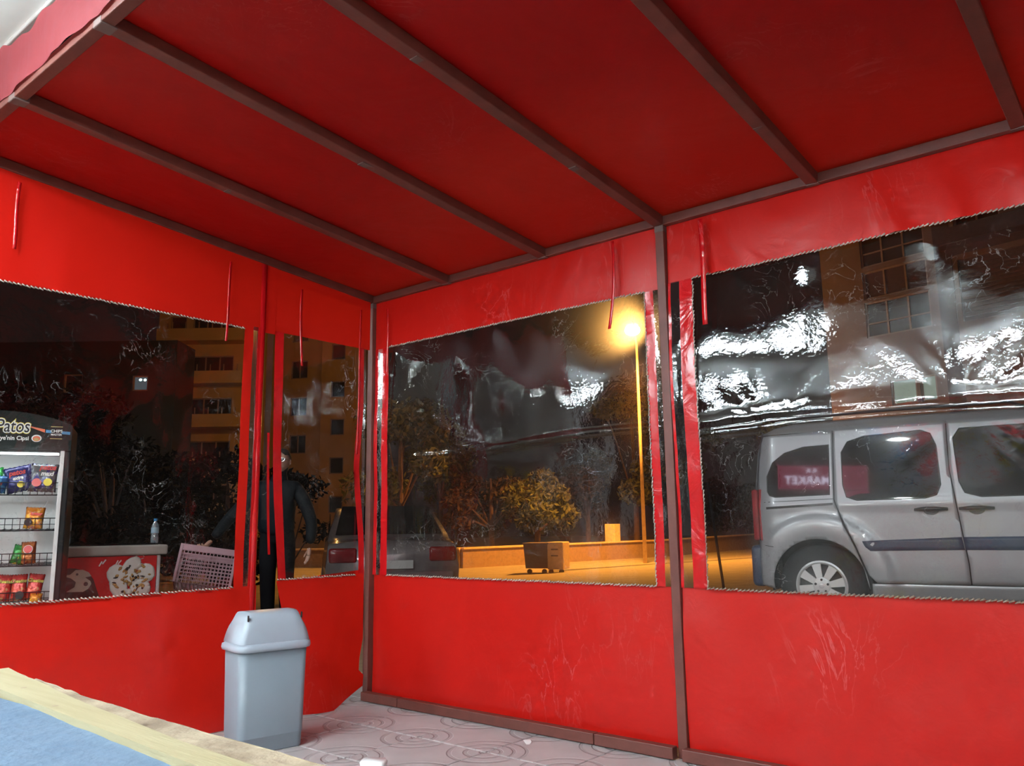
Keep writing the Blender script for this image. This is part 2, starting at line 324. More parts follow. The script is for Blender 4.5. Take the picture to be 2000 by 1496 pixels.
# low wall beyond the road
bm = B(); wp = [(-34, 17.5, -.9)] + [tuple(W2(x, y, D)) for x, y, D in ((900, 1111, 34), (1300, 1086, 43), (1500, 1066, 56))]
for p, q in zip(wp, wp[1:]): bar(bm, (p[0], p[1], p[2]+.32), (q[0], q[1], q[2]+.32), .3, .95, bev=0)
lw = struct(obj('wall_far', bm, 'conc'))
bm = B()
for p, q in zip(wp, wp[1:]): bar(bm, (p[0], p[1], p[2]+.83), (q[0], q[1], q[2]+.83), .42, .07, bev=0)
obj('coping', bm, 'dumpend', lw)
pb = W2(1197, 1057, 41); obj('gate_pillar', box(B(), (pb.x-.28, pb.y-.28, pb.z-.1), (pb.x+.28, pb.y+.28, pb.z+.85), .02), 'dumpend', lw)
# shop shell behind the viewer (seen mirrored in the clear film)
struct(obj('ceiling', box(B(), (-7, -10.5, 2.70), (7.5, -2.09, 2.85)), 'soffit'))
struct(obj('trim_1', box(B(), (-7, -2.09, 2.685), (7.5, -2.02, 2.87), .004), 'trim'))
struct(obj('wall_upper', box(B(), (-7, -2.6, 2.87), (7.5, -2.12, 9)), 'aptor'))
struct(obj('wall_back', box(B(), (-7, -10.7, 0), (7.5, -10.5, 2.7)), 'wallgrey'))
struct(obj('wall_right', box(B(), (7.3, -10.5, 0), (7.5, -2.3, 2.7)), 'wallgrey'))
struct(obj('wall_left', box(B(), (-7, -6.2, 0), (-2.15, -6.0, 2.7)), 'wallgrey'))
d1 = struct(obj('door_1', box(B(), (-2.15, -6.25, 0), (-.85, -6.05, 2.7), .01), 'maroon'))
for k in range(3): obj('door_panel', box(B(), (-2.05, -6.05, .15+k*.85), (-.95, -6.03, .9+k*.85), .008), 'black', d1)
for x in (-.7, 2.6, 5.4): struct(obj('trim_2', box(B(), (x-.12, -6.24, 0), (x+.12, -6.0, 2.7), .01), 'maroon'))

# ------------------------------------------------------------------ ceiling tube lights of the shop
tube_m = emis('fluorescent_tube', COOL, TUBE_L)
places = [(1.05, -2.98), (2.38, -4.05), (.03, -5.33), (.95, -5.65), (2.30, -6.0), (4.6, -5.6), (5.4, -3.6), (-3.0, -2.75), (-1.9, -4.9), (3.6, -8.6), (-.2, -8.8)]  # one tube before the dark door is added unseen to light the left wall
where = ['nearest the canopy edge, left of the camera', 'above and behind the camera', 'in front of the dark door', 'at the shop opening, left part', 'at the shop opening, middle', 'by the right column', 'at the far right near the canopy', 'left of the canopy near the soffit edge', 'added out of sight by the dark door to light the left wall', 'deep in the shop, right', 'deep in the shop, left']
for (x, y), wh in zip(places, where):
    t = thing('ceiling_light', 'long white tube light under the soffit '+wh, 'ceiling light', (x, y, 2.70), 0, 'tube lights under the shop ceiling')
    obj('housing', box(B(), (-.36, -.02, -.205), (.36, .02, -.18), .005), 'whitemetal', t)
    for s in (-.3, .3): obj('hanger', tube(B(), [(s, 0, -.18), (s, 0, -.001)], .006, 6), 'whitemetal', t)
    for s in (-.045, .045): obj('light_tube', tube(B(), [(-.33, s, -.20), (.33, s, -.20)], .034, 10), tube_m, t)

# ------------------------------------------------------------------ CANOPY FRAME
H, SL, YB = 2.2, .0861, -2.1136
RX = [0, .604, 1.251, 1.890, 2.559, 3.241, 3.93, 4.62, 5.3]
cf = thing('canopy_frame', 'brown primed square-tube steel frame carrying the red canopy', 'frame')
for i, x in enumerate(RX):
    if i == 0: obj('rafter', bar(B(), (x, .02, H), (x, YB, H-SL*YB), .044, .042), 'steel', cf)
    else:
        # rafters sit a little twisted and kinked as welded by hand
        tw = math.radians(random.uniform(-5, 5)); bm = B()
        obj('rafter', bar(bm, (x, -.02, H), (x+random.uniform(-.006, .006), YB, H-SL*YB), .046, .042, Vector((math.sin(tw), 0, math.cos(tw)))), 'steel', cf)
for x0, x1 in zip(RX, RX[1:]): obj('eave_beam', bar(B(), (x0+.001, 0, H+random.uniform(-.002, .002)), (x1-.001, 0, H), .04, .04), 'steel', cf)
obj('back_beam', bar(B(), (-.02, YB, H-SL*YB), (5.3, YB, H-SL*YB), .04, .04), 'steel', cf)
for x in (0, 1.89, 3.93, 5.3):
    p = obj('post', bar(B(), (x, 0, 0.0), (x, 0, H-.02), .04, .04, Vector((0, 1, 0))), 'steel', cf)
    obj('weld', box(B(), (x-.022, -.022, H-.05), (x+.022, .022, H-.02), .004), 'scuff', p)
for x in (0, 5.3): obj('post', bar(B(), (x, YB, 0), (x, YB, H-SL*YB-.02), .04, .04, Vector((0, 1, 0))), 'steel', cf)
for x0, x1 in ((.02, .30), (.304, 1.50), (1.504, 1.87), (1.91, 3.6), (3.604, 5.28)): obj('floor_rail', bar(B(), (x0, -.045, .026), (x1, -.045, .026), .04, .045), 'steel', cf)
for x in (.604, 1.251, 2.559, 3.241): obj('weld', box(B(), (x-.024, -.024, H-.024), (x+.024, .0, H-.012), .003), 'scuff', cf)
for x in (.604, 1.251, 1.89): obj('weld', box(B(), (x-.026, YB-.022, H-SL*YB-.026), (x+.026, YB+.03, H-SL*YB+.0), .004), 'scuff', cf)
for i, y, L in ((2, -1.1, .09), (3, -.62, .07), (3, -1.45, .05), (4, -.5, .03), (1, -1.3, .04)):
    z = H-SL*y-.021; obj('paint_scrape', box(B(), (RX[i]-.021, y-L/2, z-.001), (RX[i]+.012, y+L/2, z+.002)), 'scuff', cf)
obj('post', tube(B(), [(0, -.735, 0.0), (0, -.735, H+.04)], .019, 10), 'redstrip', cf, True)['label'] = 'slim red-wrapped post'

# roof sheet
bm = B()
def rf(u, v):
    k = max(min(RX, key=lambda a: abs(a-u)), 0); e = abs(k-u); sag = min(e, .3)/.3
    return (u, -v, H+.021+SL*v+.004-.012*sag*math.sin(PI*max(0, min(1, v/2.13)))+.003*nz(u*2, v*2))
sheet(bm, rect(-.03, 5.35, -.06, 2.128), .06, rf)
roof = obj('roof_tarpaulin', bm, 'roof', None, True); tag(roof, 'dark red tarpaulin roof stretched over the brown rafters', 'tarpaulin')
# pinkish flap, glare put into its red, rising from the back beam to the soffit edge, ragged top
bm = B(); zb = H-SL*YB
def flapz(u, v):
    tz = 2.552+.012*math.sin(u*15)+.009*math.sin(u*38); k = (v-zb)/(2.55-zb); return zb+.012*nz(u*9, 3)*(1-k)+k*(tz-zb)
sheet(bm, rect(-.35, 5.35, zb, 2.55), .02, lambda u, v: (u, YB-.028-.012*(v-zb)/.2+.008*nz(u*6, v*6)+.004*nz(u*20, v*12), flapz(u, v)))
fp = obj('fabric_flap', bm, 'redsheen', None, True); tag(fp, 'red tarpaulin flap, its glare painted pinkish, with ragged edge under the white soffit', 'tarpaulin')

# ------------------------------------------------------------------ CURTAINS
# wall maps: L wall u = distance from the corner along -y ; R wall u = +x
def Lmap(disp): return lambda u, v: (disp(u, v), -u, v)
def Rmap(disp): return lambda u, v: (u, -disp(u, v), v)
def ridge(v, c, w_, h): return h*math.exp(-((v-c)/w_)**2)
def seam(name, par, mp, u0, u1, v, r=.0042, vert=False, n=None):
    """row of stitches / rope-like welded edge"""
    bm = B(); L = abs(u1-u0); n = n or int(L/.016)
    for k in range(n):
        a = u0+(u1-u0)*k/n; b_ = u0+(u1-u0)*(k+1)/n; j = random.uniform(-.002, .002)
        if vert: p, q = mp(v+j-.002, a), mp(v+j+.002, b_)
        else: p, q = mp(a, v+j-.003), mp(b_, v+j+.004)
        tube(bm, [p, q], [r*random.uniform(.35, .6), r*random.uniform(.7, 1)], 5)
    return obj(name, bm, 'seam', par, True)
def strap(mp, u, z1, z0, wd, label, bend=0, off=.03):
    def f(a, b_):
        k = (z1-b_)/(z1-z0); x = mp(a+bend*k**3+.0025*math.sin(k*5), b_); return x
    bm = B(); sheet(bm, rect(u-wd/2, u+wd/2, z0, z1), .02, f)
    o = obj('tie_strap', bm, 'redstrip', None, True)
    m = o.modifiers.new('s', 'SOLIDIFY'); m.thickness = .002
    return tag(o, label, 'strap', 'red tie straps hanging inside the canopy')

Z0, Z1 = .650, 1.905     # clear window bottom and top
# --- R wall, bay C
c = thing('side_curtain', 'red curtain with clear window showing the street lamp, between corner and middle posts', 'curtain', group='canopy side curtains')
dC = lambda u, v: .012*nz(u*1.3+3, v*1.7)+.004*nz(u*5, v*4)-.006
mC = Rmap(dC)
bm = B(); sheet(bm, rect(.022, 1.868, Z1, 2.182), .03, mC); obj('top_band', bm, 'red', c, True)
bm = B(); sheet(bm, rect(.022, 1.868, .03, Z0), .03, Rmap(lambda u, v: dC(u, v)+.018*math.exp(-((u-.35)/.25)**2)*(Z0-v)*1.2-.01)); obj('bottom_band', bm, 'red', c, True)
for u0, u1, m, n_ in ((.022, .05, 'redstrip', 'edge_strip'), (.05, .085, 'strip', 'clear_strip'), (.085, .135, 'redstrip', 'border_strip'), (1.79, 1.832, 'redstrip', 'border_strip'), (1.832, 1.868, 'strip', 'clear_strip')):
    bm = B(); sheet(bm, rect(u0, u1, Z0, Z1), .02, Rmap(lambda u, v: dC(u, v)+.002+.003*nz(u*30, v*9))); obj(n_, bm, m, c, True)
def wC(u, v):
    r = 0
    left = max(0, 1-(u-.12)/.5)
    r += left*.0048*math.sin(u*34+v*2.5)*(.4+.6*math.sin(v*2.3))
    r += ridge(v, 1.29-.02*math.sin(u*3), .012, .008)*(1 if u > .35 else .3)
    r += .0009*nz(u*6, v*3, 1)+.0005*nz(u*15, v*7, 2)+.012*math.exp(-((v-Z1)/.12)**2)*nz(u*7, 0, 4)
    for cu in (.62, 1.02): r += .0006*math.exp(-((u-cu-.03*math.sin(v*9))/.03)**2)*max(0, math.sin((v-.7)*2.4))
    return dC(u, v)+r
bm = B(); sheet(bm, rect(.132, 1.793, Z0-.004, Z1+.004), .014, Rmap(wC)); obj('clear_window', bm, 'vinyl', c, True)
seam('stitched_seam', c, Rmap(lambda u, v: dC(u, v)+.005), .135, 1.79, Z1); seam('stitched_seam', c, Rmap(lambda u, v: dC(u, v)+.005), .135, 1.79, Z0)
seam('stitched_seam', c, Rmap(lambda u, v: dC(u, v)+.004), Z0, Z1, 1.79, .004, True)
# --- R wall, bay D
c = thing('side_curtain', 'red curtain with clear window before the silver van, right of the middle post', 'curtain', group='canopy side curtains')
TL = math.tan(math.radians(1.3))
dD = lambda u, v: .012*nz(u*1.1+9, v*1.7)+.004*nz(u*4, v*4)-.012+(.022*math.sin(min(1, max(0, (2.18-v)/.5))*PI*.5))-(v-.65)*0
mD = Rmap(dD)
def topD(u, v):
    f = 0
    for cu, k in ((2.75, .35), (2.98, .25), (3.2, .3), (2.1, .2), (3.45, -.2)): f += .020*math.exp(-((u-cu-k*(2.18-v))/.035)**2)*(2.18-v)/.25
    return dD(u, v)+f
bm = B(); sheet(bm, rect(1.912, 3.908, Z1+.012, 2.182), .025, Rmap(topD)); obj('top_band', bm, 'red', c, True)
bm = B(); sheet(bm, rect(1.912, 3.908, .03, Z0), .03, Rmap(lambda u, v: dD(u, v)-.008+(.010*nz(u*4, v*4, 7)))); obj('bottom_band', bm, 'red', c, True)
for u0, u1, m, n_ in ((1.912, 1.925, 'redstrip', 'edge_strip'), (1.925, 1.966, 'strip', 'clear_strip'), (1.966, 2.026, 'redstrip', 'border_strip'), (3.80, 3.85, 'redstrip', 'border_strip'), (3.85, 3.908, 'strip', 'clear_strip')):
    bm = B(); sheet(bm, rect(u0, u1, Z0, Z1+.015), .02, Rmap(lambda u, v: dD(u, v)+.002+.004*nz(u*30, v*9))); obj(n_, bm, m, c, True)
def wD(u, v):
    zf = 1.25+.02*math.sin((u-2)*2.6)
    r = -TL*(v-1.27)+.0006*nz(u*5, v*3, 5)+.0005*nz(u*14, v*9, 6)
    r += ridge(v, zf, .012, .010)+ridge(v, zf+.05, .03, .004)
    for cu in (2.32, 3.0):
        an = math.atan2(v-zf, u-cu); ds = math.hypot(v-zf, u-cu); r += .0009*math.sin(an*17)*math.exp(-ds/.16)*min(1, ds/.03)
    r += .014*math.exp(-((v-Z1)/.08)**2)*nz(u*5, 0, 8)
    return dD(u, v)+r
bm = B(); sheet(bm, rect(2.022, 3.803, Z0-.004, Z1+.02), .014, Rmap(wD)); obj('clear_window', bm, 'vinyl', c, True)
seam('stitched_seam', c, Rmap(lambda u, v: dD(u, v)+.006), 2.026, 3.80, Z1+.012); seam('stitched_seam', c, Rmap(lambda u, v: dD(u, v)+.006), 2.026, 3.80, Z0)
seam('stitched_seam', c, Rmap(lambda u, v: dD(u, v)+.005), Z0, Z1, 2.03, .004, True)
# --- R wall, bay E (mostly outside the frame)
c = thing('side_curtain', 'plain red curtain closing the far right bay of the canopy', 'curtain', group='canopy side curtains')
bm = B(); sheet(bm, rect(3.952, 5.28, .03, 2.182), .05, Rmap(lambda u, v: .012*nz(u*1.3, v*1.7)-.006)); obj('panel', bm, 'red', c, True)
# --- L wall, bay B (near the corner)
c = thing('side_curtain', 'narrow red curtain with small clear window left of the corner post, lower corner curling', 'curtain', group='canopy side curtains')
def dB(u, v):
    s = max(0, (.9-v)/.9); return .008+.006*nz(u*2, v*1.7)+.10*s*s*math.exp(-((u-.36)/.2)**2)-.004*s
def edgeB(v): return .655-.0 if v > 1.2 else .655-.095*(1.2-v)/1.2*1.0
bm = B(); sheet(bm, rect(.028, .668, Z1-.003, 2.2), .03, lambda u, v: (dB(u, v), -u, v+.086*u*(v-1.9)/.3)); obj('top_band', bm, 'red', c, True)
bm = B(); sheet(bm, [(.30, -.03+.034), (.12, .05), (.045, .075), (.040, .13), (.075, .16), (.07, .22), (.045, .32), (.045, Z0+.03), (.60, Z0), (.545, .42), (.50, .2), (.47, .01)], .025, Lmap(dB)); obj('bottom_band', bm, 'red', c, True)
def mB(u, v): return Lmap(lambda a, b_: dB(a, b_)+.003)(u, v)
def lean(u0, u1, a=.06):
    return lambda u, v: (dB(u, v)+.003+.01*math.sin(v*9+u*20)*.3, -(u-a*max(0, (1.5-v)/.85)**1.6*(u-.1)/.5), v)
def wavy(u, v): return (dB(u, v)+.004, -(u+.022*math.sin(max(0, 1.6-v)*5.2)*max(0, min(1, (1.62-v)/.4))*(1 if v > .7 else 1)), v)
bm = B(); sheet(bm, rect(.606, .657, Z0, Z1), .02, lean(0, 0)); obj('border_strip', bm, 'redstrip', c, True)
bm = B(); sheet(bm, rect(.073, .112, Z0+.01, Z1), .02, wavy); obj('border_strip', bm, 'redstrip', c, True)
bm = B(); sheet(bm, rect(.048, .073, Z0+.01, Z1), .02, lambda u, v: (.004, -u, v)); obj('clear_strip', bm, 'strip', c, True)
bm = B(); sheet(bm, rect(.108, .61, Z0-.004, Z1), .014, lambda u, v: (dB(u, v)+.0025*nz(u*7, v*4, 3)+.0012*nz(u*20, v*9, 2)+.008*math.sin(u*60)*max(0, (.25-u)/.25)*(.5+.5*math.sin(v*7)), -(u-.06*max(0, (1.5-v)/.85)**1.6*(u-.1)/.5), v)); obj('clear_window', bm, 'vinyl_calm', c, True)
seam('stitched_seam', c, lambda u, v: (dB(u, v)+.008, -u, v), .11, .60, Z0+.005)
# --- L wall, bay A
c = thing('side_curtain', 'wide red curtain with clear window showing the snack rack', 'curtain', group='canopy side curtains')
dA = lambda u, v: .012+.012*nz(u*1.5+5, v*1.7)+.004*nz(u*5, v*4)+.02*max(0, (.6-v)/.6)*math.sin(u*3.3)
mA = Lmap(dA)
bm = B(); sheet(bm, rect(.66, 2.09, Z1-.02, 2.2), .03, lambda u, v: (dA(u, v), -u, v+.086*u*(v-1.885)/.315)); obj('top_band', bm, 'red', c, True)
bm = B(); sheet(bm, rect(.715, 2.09, .004, Z0-.012), .03, mA); obj('bottom_band', bm, 'red', c, True)
for u0, u1, m, n_ in ((.79, .84, 'red', 'border_strip'), (.762, .79, 'strip', 'clear_strip'), (.742, .762, 'redstrip', 'edge_strip')):
    bm = B(); sheet(bm, rect(u0, u1, Z0-.015, Z1), .02, Lmap(lambda u, v: dA(u, v)+.002+.003*nz(u*30, v*9))); obj(n_, bm, m, c, True)
bm = B(); sheet(bm, rect(.837, 2.06, Z0-.03, Z1-.012), .014, Lmap(lambda u, v: dA(u, v)+.003*nz(u*5, v*3, 1)+.001*nz(u*17, v*8, 2))); obj('clear_window', bm, 'vinyl_calm', c, True)
seam('stitched_seam', c, Lmap(lambda u, v: dA(u, v)+.005), .84, 2.06, Z0-.016); seam('stitched_seam', c, Lmap(lambda u, v: dA(u, v)+.005), .84, 2.06, Z1-.02)
# clear strip and loose zipper tape in the gap between A and B
c = thing('loose_edge_strip', 'loose dark clear strip with red tape hanging in the gap beside the slim red post', 'strip')
bm = B(); sheet(bm, rect(.664, .700, .95, Z1), .02, lambda u, v: (.004, -u, v)); obj('clear_strip', bm, 'strip', c, True)
bm = B(); sheet(bm, rect(.668, .682, .78, 1.38), .02, lambda u, v: (.006+.004*math.sin(v*7), -(u-.03*((1.38-v)/.6)**2), v)); obj('tape', bm, 'redstrip', c, True)

# straps
strap(Rmap(lambda u, v: .035), 1.662, 2.16, 1.76, .014, 'thin red tie strap curling at its end just left of the street lamp', -.03)
strap(Rmap(lambda u, v: .045), 2.098, 2.15, 1.70, .022, 'glossy red tie strap hanging right of the middle post')
strap(Rmap(lambda u, v: .03), .155, 2.12, 1.74, .010, 'thin red tie strap beside the corner post on the long wall')
strap(Lmap(lambda u, v: .04), .945, 2.2, 1.80, .012, 'red tie strap with pale glossy tip at the right end of the wide left window', .01)
strap(Lmap(lambda u, v: .04), .525, 2.15, 1.74, .014, 'red tie strap over the small left window', -.012)
strap(Lmap(lambda u, v: .03), .115, 2.12, 1.30, .012, 'long wavy red tie strap beside the corner post on the left wall', .015)
strap(Lmap(lambda u, v: .04), 1.90, 2.30, 2.02, .014, 'dark red tie strap at the far left edge of the photo', .0)

# ------------------------------------------------------------------ WASTE BIN
ft = thing('waste_bin', 'tall grey plastic waste bin with pale domed swing lid on the paving', 'bin', (.392, -.905, 0), math.radians(78.5))
# local x along the broad side (0.40), local -y faces the viewer side
def ringbox(bm, prof, n=6):
    rings = []
    for hx, hy, z, r in prof:
        pts = rrect(-hx, hx, -hy, hy, r, n); rings.append([bm.verts.new((x, y, z)) for x, y in pts])
    k = len(rings[0])
    for i in range(len(rings)-1):
        for j in range(k): bm.faces.new([rings[i][j], rings[i][(j+1) % k], rings[i+1][(j+1) % k], rings[i+1][j]])
    bm.faces.new(rings[0]); bm.faces.new(rings[-1]); return bm
bd = obj('body', ringbox(B(), [(.134, .088, .0, .025), (.138, .092, .006, .028), (.140, .094, .058, .03), (.1415, .0955, .060, .03), (.142, .096, .063, .03), (.150, .104, .405, .035)]), 'binbody', ft, True)
obj('rim', ringbox(B(), [(.151, .105, .400, .04), (.163, .117, .404, .045), (.166, .120, .414, .046), (.164, .118, .428, .045), (.153, .106, .434, .04)]), 'binlid', ft, True)
bm = B()
def domep(y): return .434+.125*max(0, 1-abs(y/.104)**5)**.5
ys = [-.104*math.cos(PI*k/16) for k in range(17)]; rows = []
for y in ys:
    z = domep(y); f = 1-.13*((z-.434)/.125)
    pr = []
    for k in range(13):
        x = -.150+.300*k/12; e = abs(x/.150); zz = .434+(z-.434)*(1-max(0, (e-.84)/.16)**2.2*.35)
        pr.append(bm.verts.new((x*f, y*(1-.02*e), zz)))
    rows.append(pr)
for a, b in zip(rows, rows[1:]):
    for i in range(12): bm.faces.new([a[i], a[i+1], b[i+1], b[i]])
for e_ in (0, 12):
    vs_ = [r[e_] for r in rows]; bm.faces.new(vs_)
bm.faces.new(rows[0]) if False else None
lid = obj('lid', bm, 'binlid', ft, True)
for s in (-1, 1): obj('flap_joint', box(B(), (s*.118-.001, -.094, .525), (s*.118+.001, -.08, .550)), 'dark', lid)


# ------------------------------------------------------------------ TABLE (foreground)
tt = thing('table', 'low table with pale blue cloth top and yellow wooden edge board', 'table', (0, 0, 0))
x0, x1 = 2.085, 3.42
obj('top_board', box(B(), (x0+.02, -3.42, .655), (x1, -2.602, .686)), 'oldwood', tt)
bm = B(); sheet(bm, rect(x0+.01, x1, 2.603, 3.42), .02, lambda u, v: (u, -v, .6925+.003*nz(u*8, v*8)+.0012*nz(u*30, v*30))); obj('blue_cloth', bm, 'cloth', tt, True)
bm = B()
def yedge(u): return .0022*nz(u*9, 1)+.0012*nz(u*40, 1)
sheet(bm, [(x0+.01, 2.523), (2.24, 2.540), (2.42, 2.562), (2.74, 2.590), (x1, 2.612), (x1, 2.658), (x0+.012, 2.588)], .02, lambda u, v: (u, -v+yedge(u)*(1 if v < 2.58 else .3), .7))
r = bmesh.ops.extrude_face_region(bm, geom=list(bm.faces)); bmesh.ops.translate(bm, vec=(0, 0, -.03), verts=[e for e in r['geom'] if isinstance(e, bmesh.types.BMVert)])
obj('edge_board', bm, 'wood', tt)
bm = B(); sheet(bm, rect(x0+.12, x1, .612, .696), .02, lambda u, v: (u, -2.528-.018*min(1,(u-2.1)/.5)+.003*nz(u*14, v*14), v))
for f in []: pass
sheet(bm, [(x0+.12, 2.524), (2.55, 2.545), (2.75, 2.545), (x1, 2.548), (x1, 2.63), (x0+.16, 2.556)], .02, lambda u, v: (u, -v+.004*nz(u*16, 5), .695+.002*nz(u*30, v*30)))
obj('worn_edge', bm, 'oldwood', tt, True)
for x, y in ((2.18, -2.62), (3.34, -2.62), (2.18, -3.35), (3.34, -3.35)): obj('leg', box(B(), (x-.03, y-.03, 0), (x+.03, y+.03, .655), .003), 'oldwood', tt)
for px, py in ((2.30, -2.575), (2.62, -2.57), (2.46, -2.598)): obj('knot', lathe(B(), [(.0015, .7002), (.004, .7006), (.001, .7008)], 8, (px, py, 0)), 'oldwood', tt)

# small litter on the paving
bm = B(); sheet(bm, [(0, 0), (.05, .008), (.085, .03), (.03, .028)], .01, lambda u, v: (1.235+u*.8-v, -.16-u*.3-v, .004+.006*math.sin(u*60))); tag(obj('paper_scrap', bm, 'whitep'), 'small glossy white scrap on the paving near the floor rail', 'litter')
bm = B(); ringbox(bm, [(.045, .03, .0, .02), (.05, .034, .036, .022), (.044, .03, .044, .02)]); o = obj('plastic_tub', bm, 'whitep', None, True); o.location = (1.045, -.86, .0); o.rotation_euler = (0, 0, .5); tag(o, 'white plastic tub cut by the bottom edge beside the table', 'tub')

# ------------------------------------------------------------------ SNACK RACK
RR = math.radians(63)
RKP = Vector((-1.885, -.845, 0))-Matrix.Rotation(RR, 3, 'Z') @ Vector((.175, -.05, 0))
rk = thing('snack_rack', 'black and white wire snack rack with a dark curved header sign', 'rack', tuple(RKP), RR)
# local x = picture right, -y = toward the viewer; right side at x = 0.17
obj('back_panel', box(B(), (-.55, .30, .05), (.135, .32, 1.52)), 'whitemetal', rk)
obj('side_panel', box(B(), (.135, -.03, .03), (.175, .33, 1.56), .008), 'black', rk)
obj('side_panel', box(B(), (-.60, -.03, .03), (-.56, .33, 1.56), .008), 'black', rk)
obj('side_trim', box(B(), (.118, -.045, .06), (.142, -.03, 1.42), .003), 'whitemetal', rk)
hd_poly = [(-.60, 1.415)]+[(-.60+.775*k/16, 1.405+.0*k) for k in range(17)][1:]+[(.175, 1.565)]+[(.175-.775*k/16, 1.565+.08*math.sin(PI*min(1, (k+.0)/16))**.8+.0) for k in range(1, 17)]
hd = obj('header', prism(B(), hd_poly, -.06, -.03), 'header', rk)
fm = lambda x, z, y=-.0615: Matrix(((1, 0, 0, x), (0, 0, -1, y), (0, 1, 0, z), (0, 0, 0, 1)))
bm = B(); lathe(bm, [(.06, -.045), (.06, .12)], 12)
obj('canopy_light', box(B(), (-.56, -.03, 1.395), (.135, .25, 1.41)), 'blackp', rk)
text('lettering', 'Patos', .112, 'yellow', hd, fm(-.150, 1.548, -.0610), .001, 0.0098, .1, .74)
text('lettering', 'Patos', .112, 'whitep', hd, fm(-.150, 1.548, -.0625), .001, 0.0063, .1, .74)
text('lettering', 'Patos', .112, 'blackp', hd, fm(-.150, 1.548, -.0640), .001, 0.0007, .1, .74)
text('lettering', "Türkiye'nin Cipsi", .036, 'whitep', hd, fm(-.172, 1.476, -.0620), .001, .0007, 0, .92)
def disc(x, z, y, r, m, par, name='round_print', sx=1):
    bm = B(); n = 20; vs_ = [bm.verts.new((x+sx*r*math.cos(2*PI*k/n), y, z+r*math.sin(2*PI*k/n))) for k in range(n)]; bm.faces.new(vs_)
    r_ = bmesh.ops.extrude_face_region(bm, geom=list(bm.faces)); bmesh.ops.translate(bm, vec=(0, -.001, 0), verts=[e for e in r_['geom'] if isinstance(e, bmesh.types.BMVert)])
    return obj(name, bm, m, par)
disc(-.018, 1.478, -.061, .022, 'whitep', hd, sx=1.25); disc(-.018, 1.476, -.0625, .017, 'orangep', hd, sx=1.25); disc(-.018, 1.471, -.064, .009, 'gold', hd, sx=1.5)
obj('stripe', prism(B(), [(-.055, 1.545), (.025, 1.515), (.025, 1.535), (-.055, 1.552)], -.063, -.061), 'orangep', hd)
obj('stripe', prism(B(), [(.03, 1.515), (.165, 1.505), (.165, 1.523), (.03, 1.533)], -.062, -.0605), 'bluep', hd)
obj('badge', box(B(), (.06, -.064, 1.475), (.118, -.062, 1.555)), 'blackp', hd)
for z in (1.476, 1.551): obj('badge_line', box(B(), (.056, -.066, z), (.122, -.064, z+.004)), 'gold', hd)
text('lettering', 'CHIPS', .025, 'whitep', hd, fm(.089, 1.525, -.0652), .0006, .0005)
text('lettering', 'MASTER', .017, 'whitep', hd, fm(.089, 1.503, -.0652), .0006, .0003)
for z0 in (1.13, .912, .70, .47):
    bm = B()
    for k in range(18):
        x = -.55+.04*k; tube(bm, [(x, -.04, z0+.075), (x, -.04, z0), (x, .29, z0+.015)], .0022, 5)
    for zz in (.075, .038, 0): tube(bm, [(-.55, -.042, z0+zz), (.13, -.042, z0+zz)], .003 if zz != .038 else .002, 5)
    tube(bm, [(.13, -.04, z0+.075), (.13, .29, z0+.06)], .003, 5)
    for k in range(4): tube(bm, [(-.55, .02+.08*k, z0+.003*k), (.13, .02+.08*k, z0+.003*k)], .0022, 5)
    s = obj('wire_basket', bm, 'wire', rk); s['kind'] = 'stuff' if False else 'part'
    del s['kind']
obj('rack_light', box(B(), (-.52, .03, 1.385), (.10, .07, 1.394)), emis('rack_lamp', COOL, 14), rk)
obj('bottom_tray', box(B(), (-.55, -.03, .33), (.13, .3, .36), .004), 'trim', rk)
RM = Matrix.Translation(RKP) @ Matrix.Rotation(RR, 4, 'Z')
def foil(name, c1, c2, c3):
    m, t, b = nt(name); L = t.links; b.inputs['Roughness'].default_value = .22; b.inputs['Metallic'].default_value = .25
    tc = N(t, 'ShaderNodeTexCoord'); n = N(t, 'ShaderNodeTexNoise', i_Scale=13.0, i_Detail=3.0, i_Distortion=1.0); L.new(tc.outputs['Object'], n.inputs[0])
    cr = N(t, 'ShaderNodeValToRGB'); cr.color_ramp.interpolation = 'CONSTANT'; e = cr.color_ramp.elements
    e[0].color = (*c1, 1); e[1].position = .53; e[1].color = (*c2, 1); k = e.new(.61); k.color = (*c3, 1); L.new(n.outputs['Fac'], cr.inputs[0]); L.new(cr.outputs[0], b.inputs['Base Color'])
    n2 = N(t, 'ShaderNodeTexNoise', i_Scale=30.0, i_Detail=3.0); L.new(tc.outputs['Object'], n2.inputs[0]); bp = N(t, 'ShaderNodeBump', i_Distance=.008); L.new(n2.outputs['Fac'], bp.inputs['Height']); L.new(bp.outputs[0], b.inputs['Normal']); return m
F = dict(navy=foil('navy_foil', (.03, .03, .14), (.05, .05, .20), (.20, .22, .24)), silver=foil('silver_navy_foil', (.14, .16, .18), (.04, .04, .2), (.35, .38, .4)), orange=foil('orange_foil', (.75, .25, .03), (.85, .45, .05), (.6, .3, .25)), green=foil('green_foil', (.03, .28, .05), (.02, .18, .04), (.6, .5, .05)), brown=foil('brown_foil', (.42, .12, .04), (.55, .2, .06), (.3, .08, .03)), red=foil('red_foil', (.45, .03, .03), (.6, .08, .05), (.65, .38, .2)), blue=foil('blue_foil', (.05, .16, .42), (.10, .3, .5), (.5, .15, .2)))
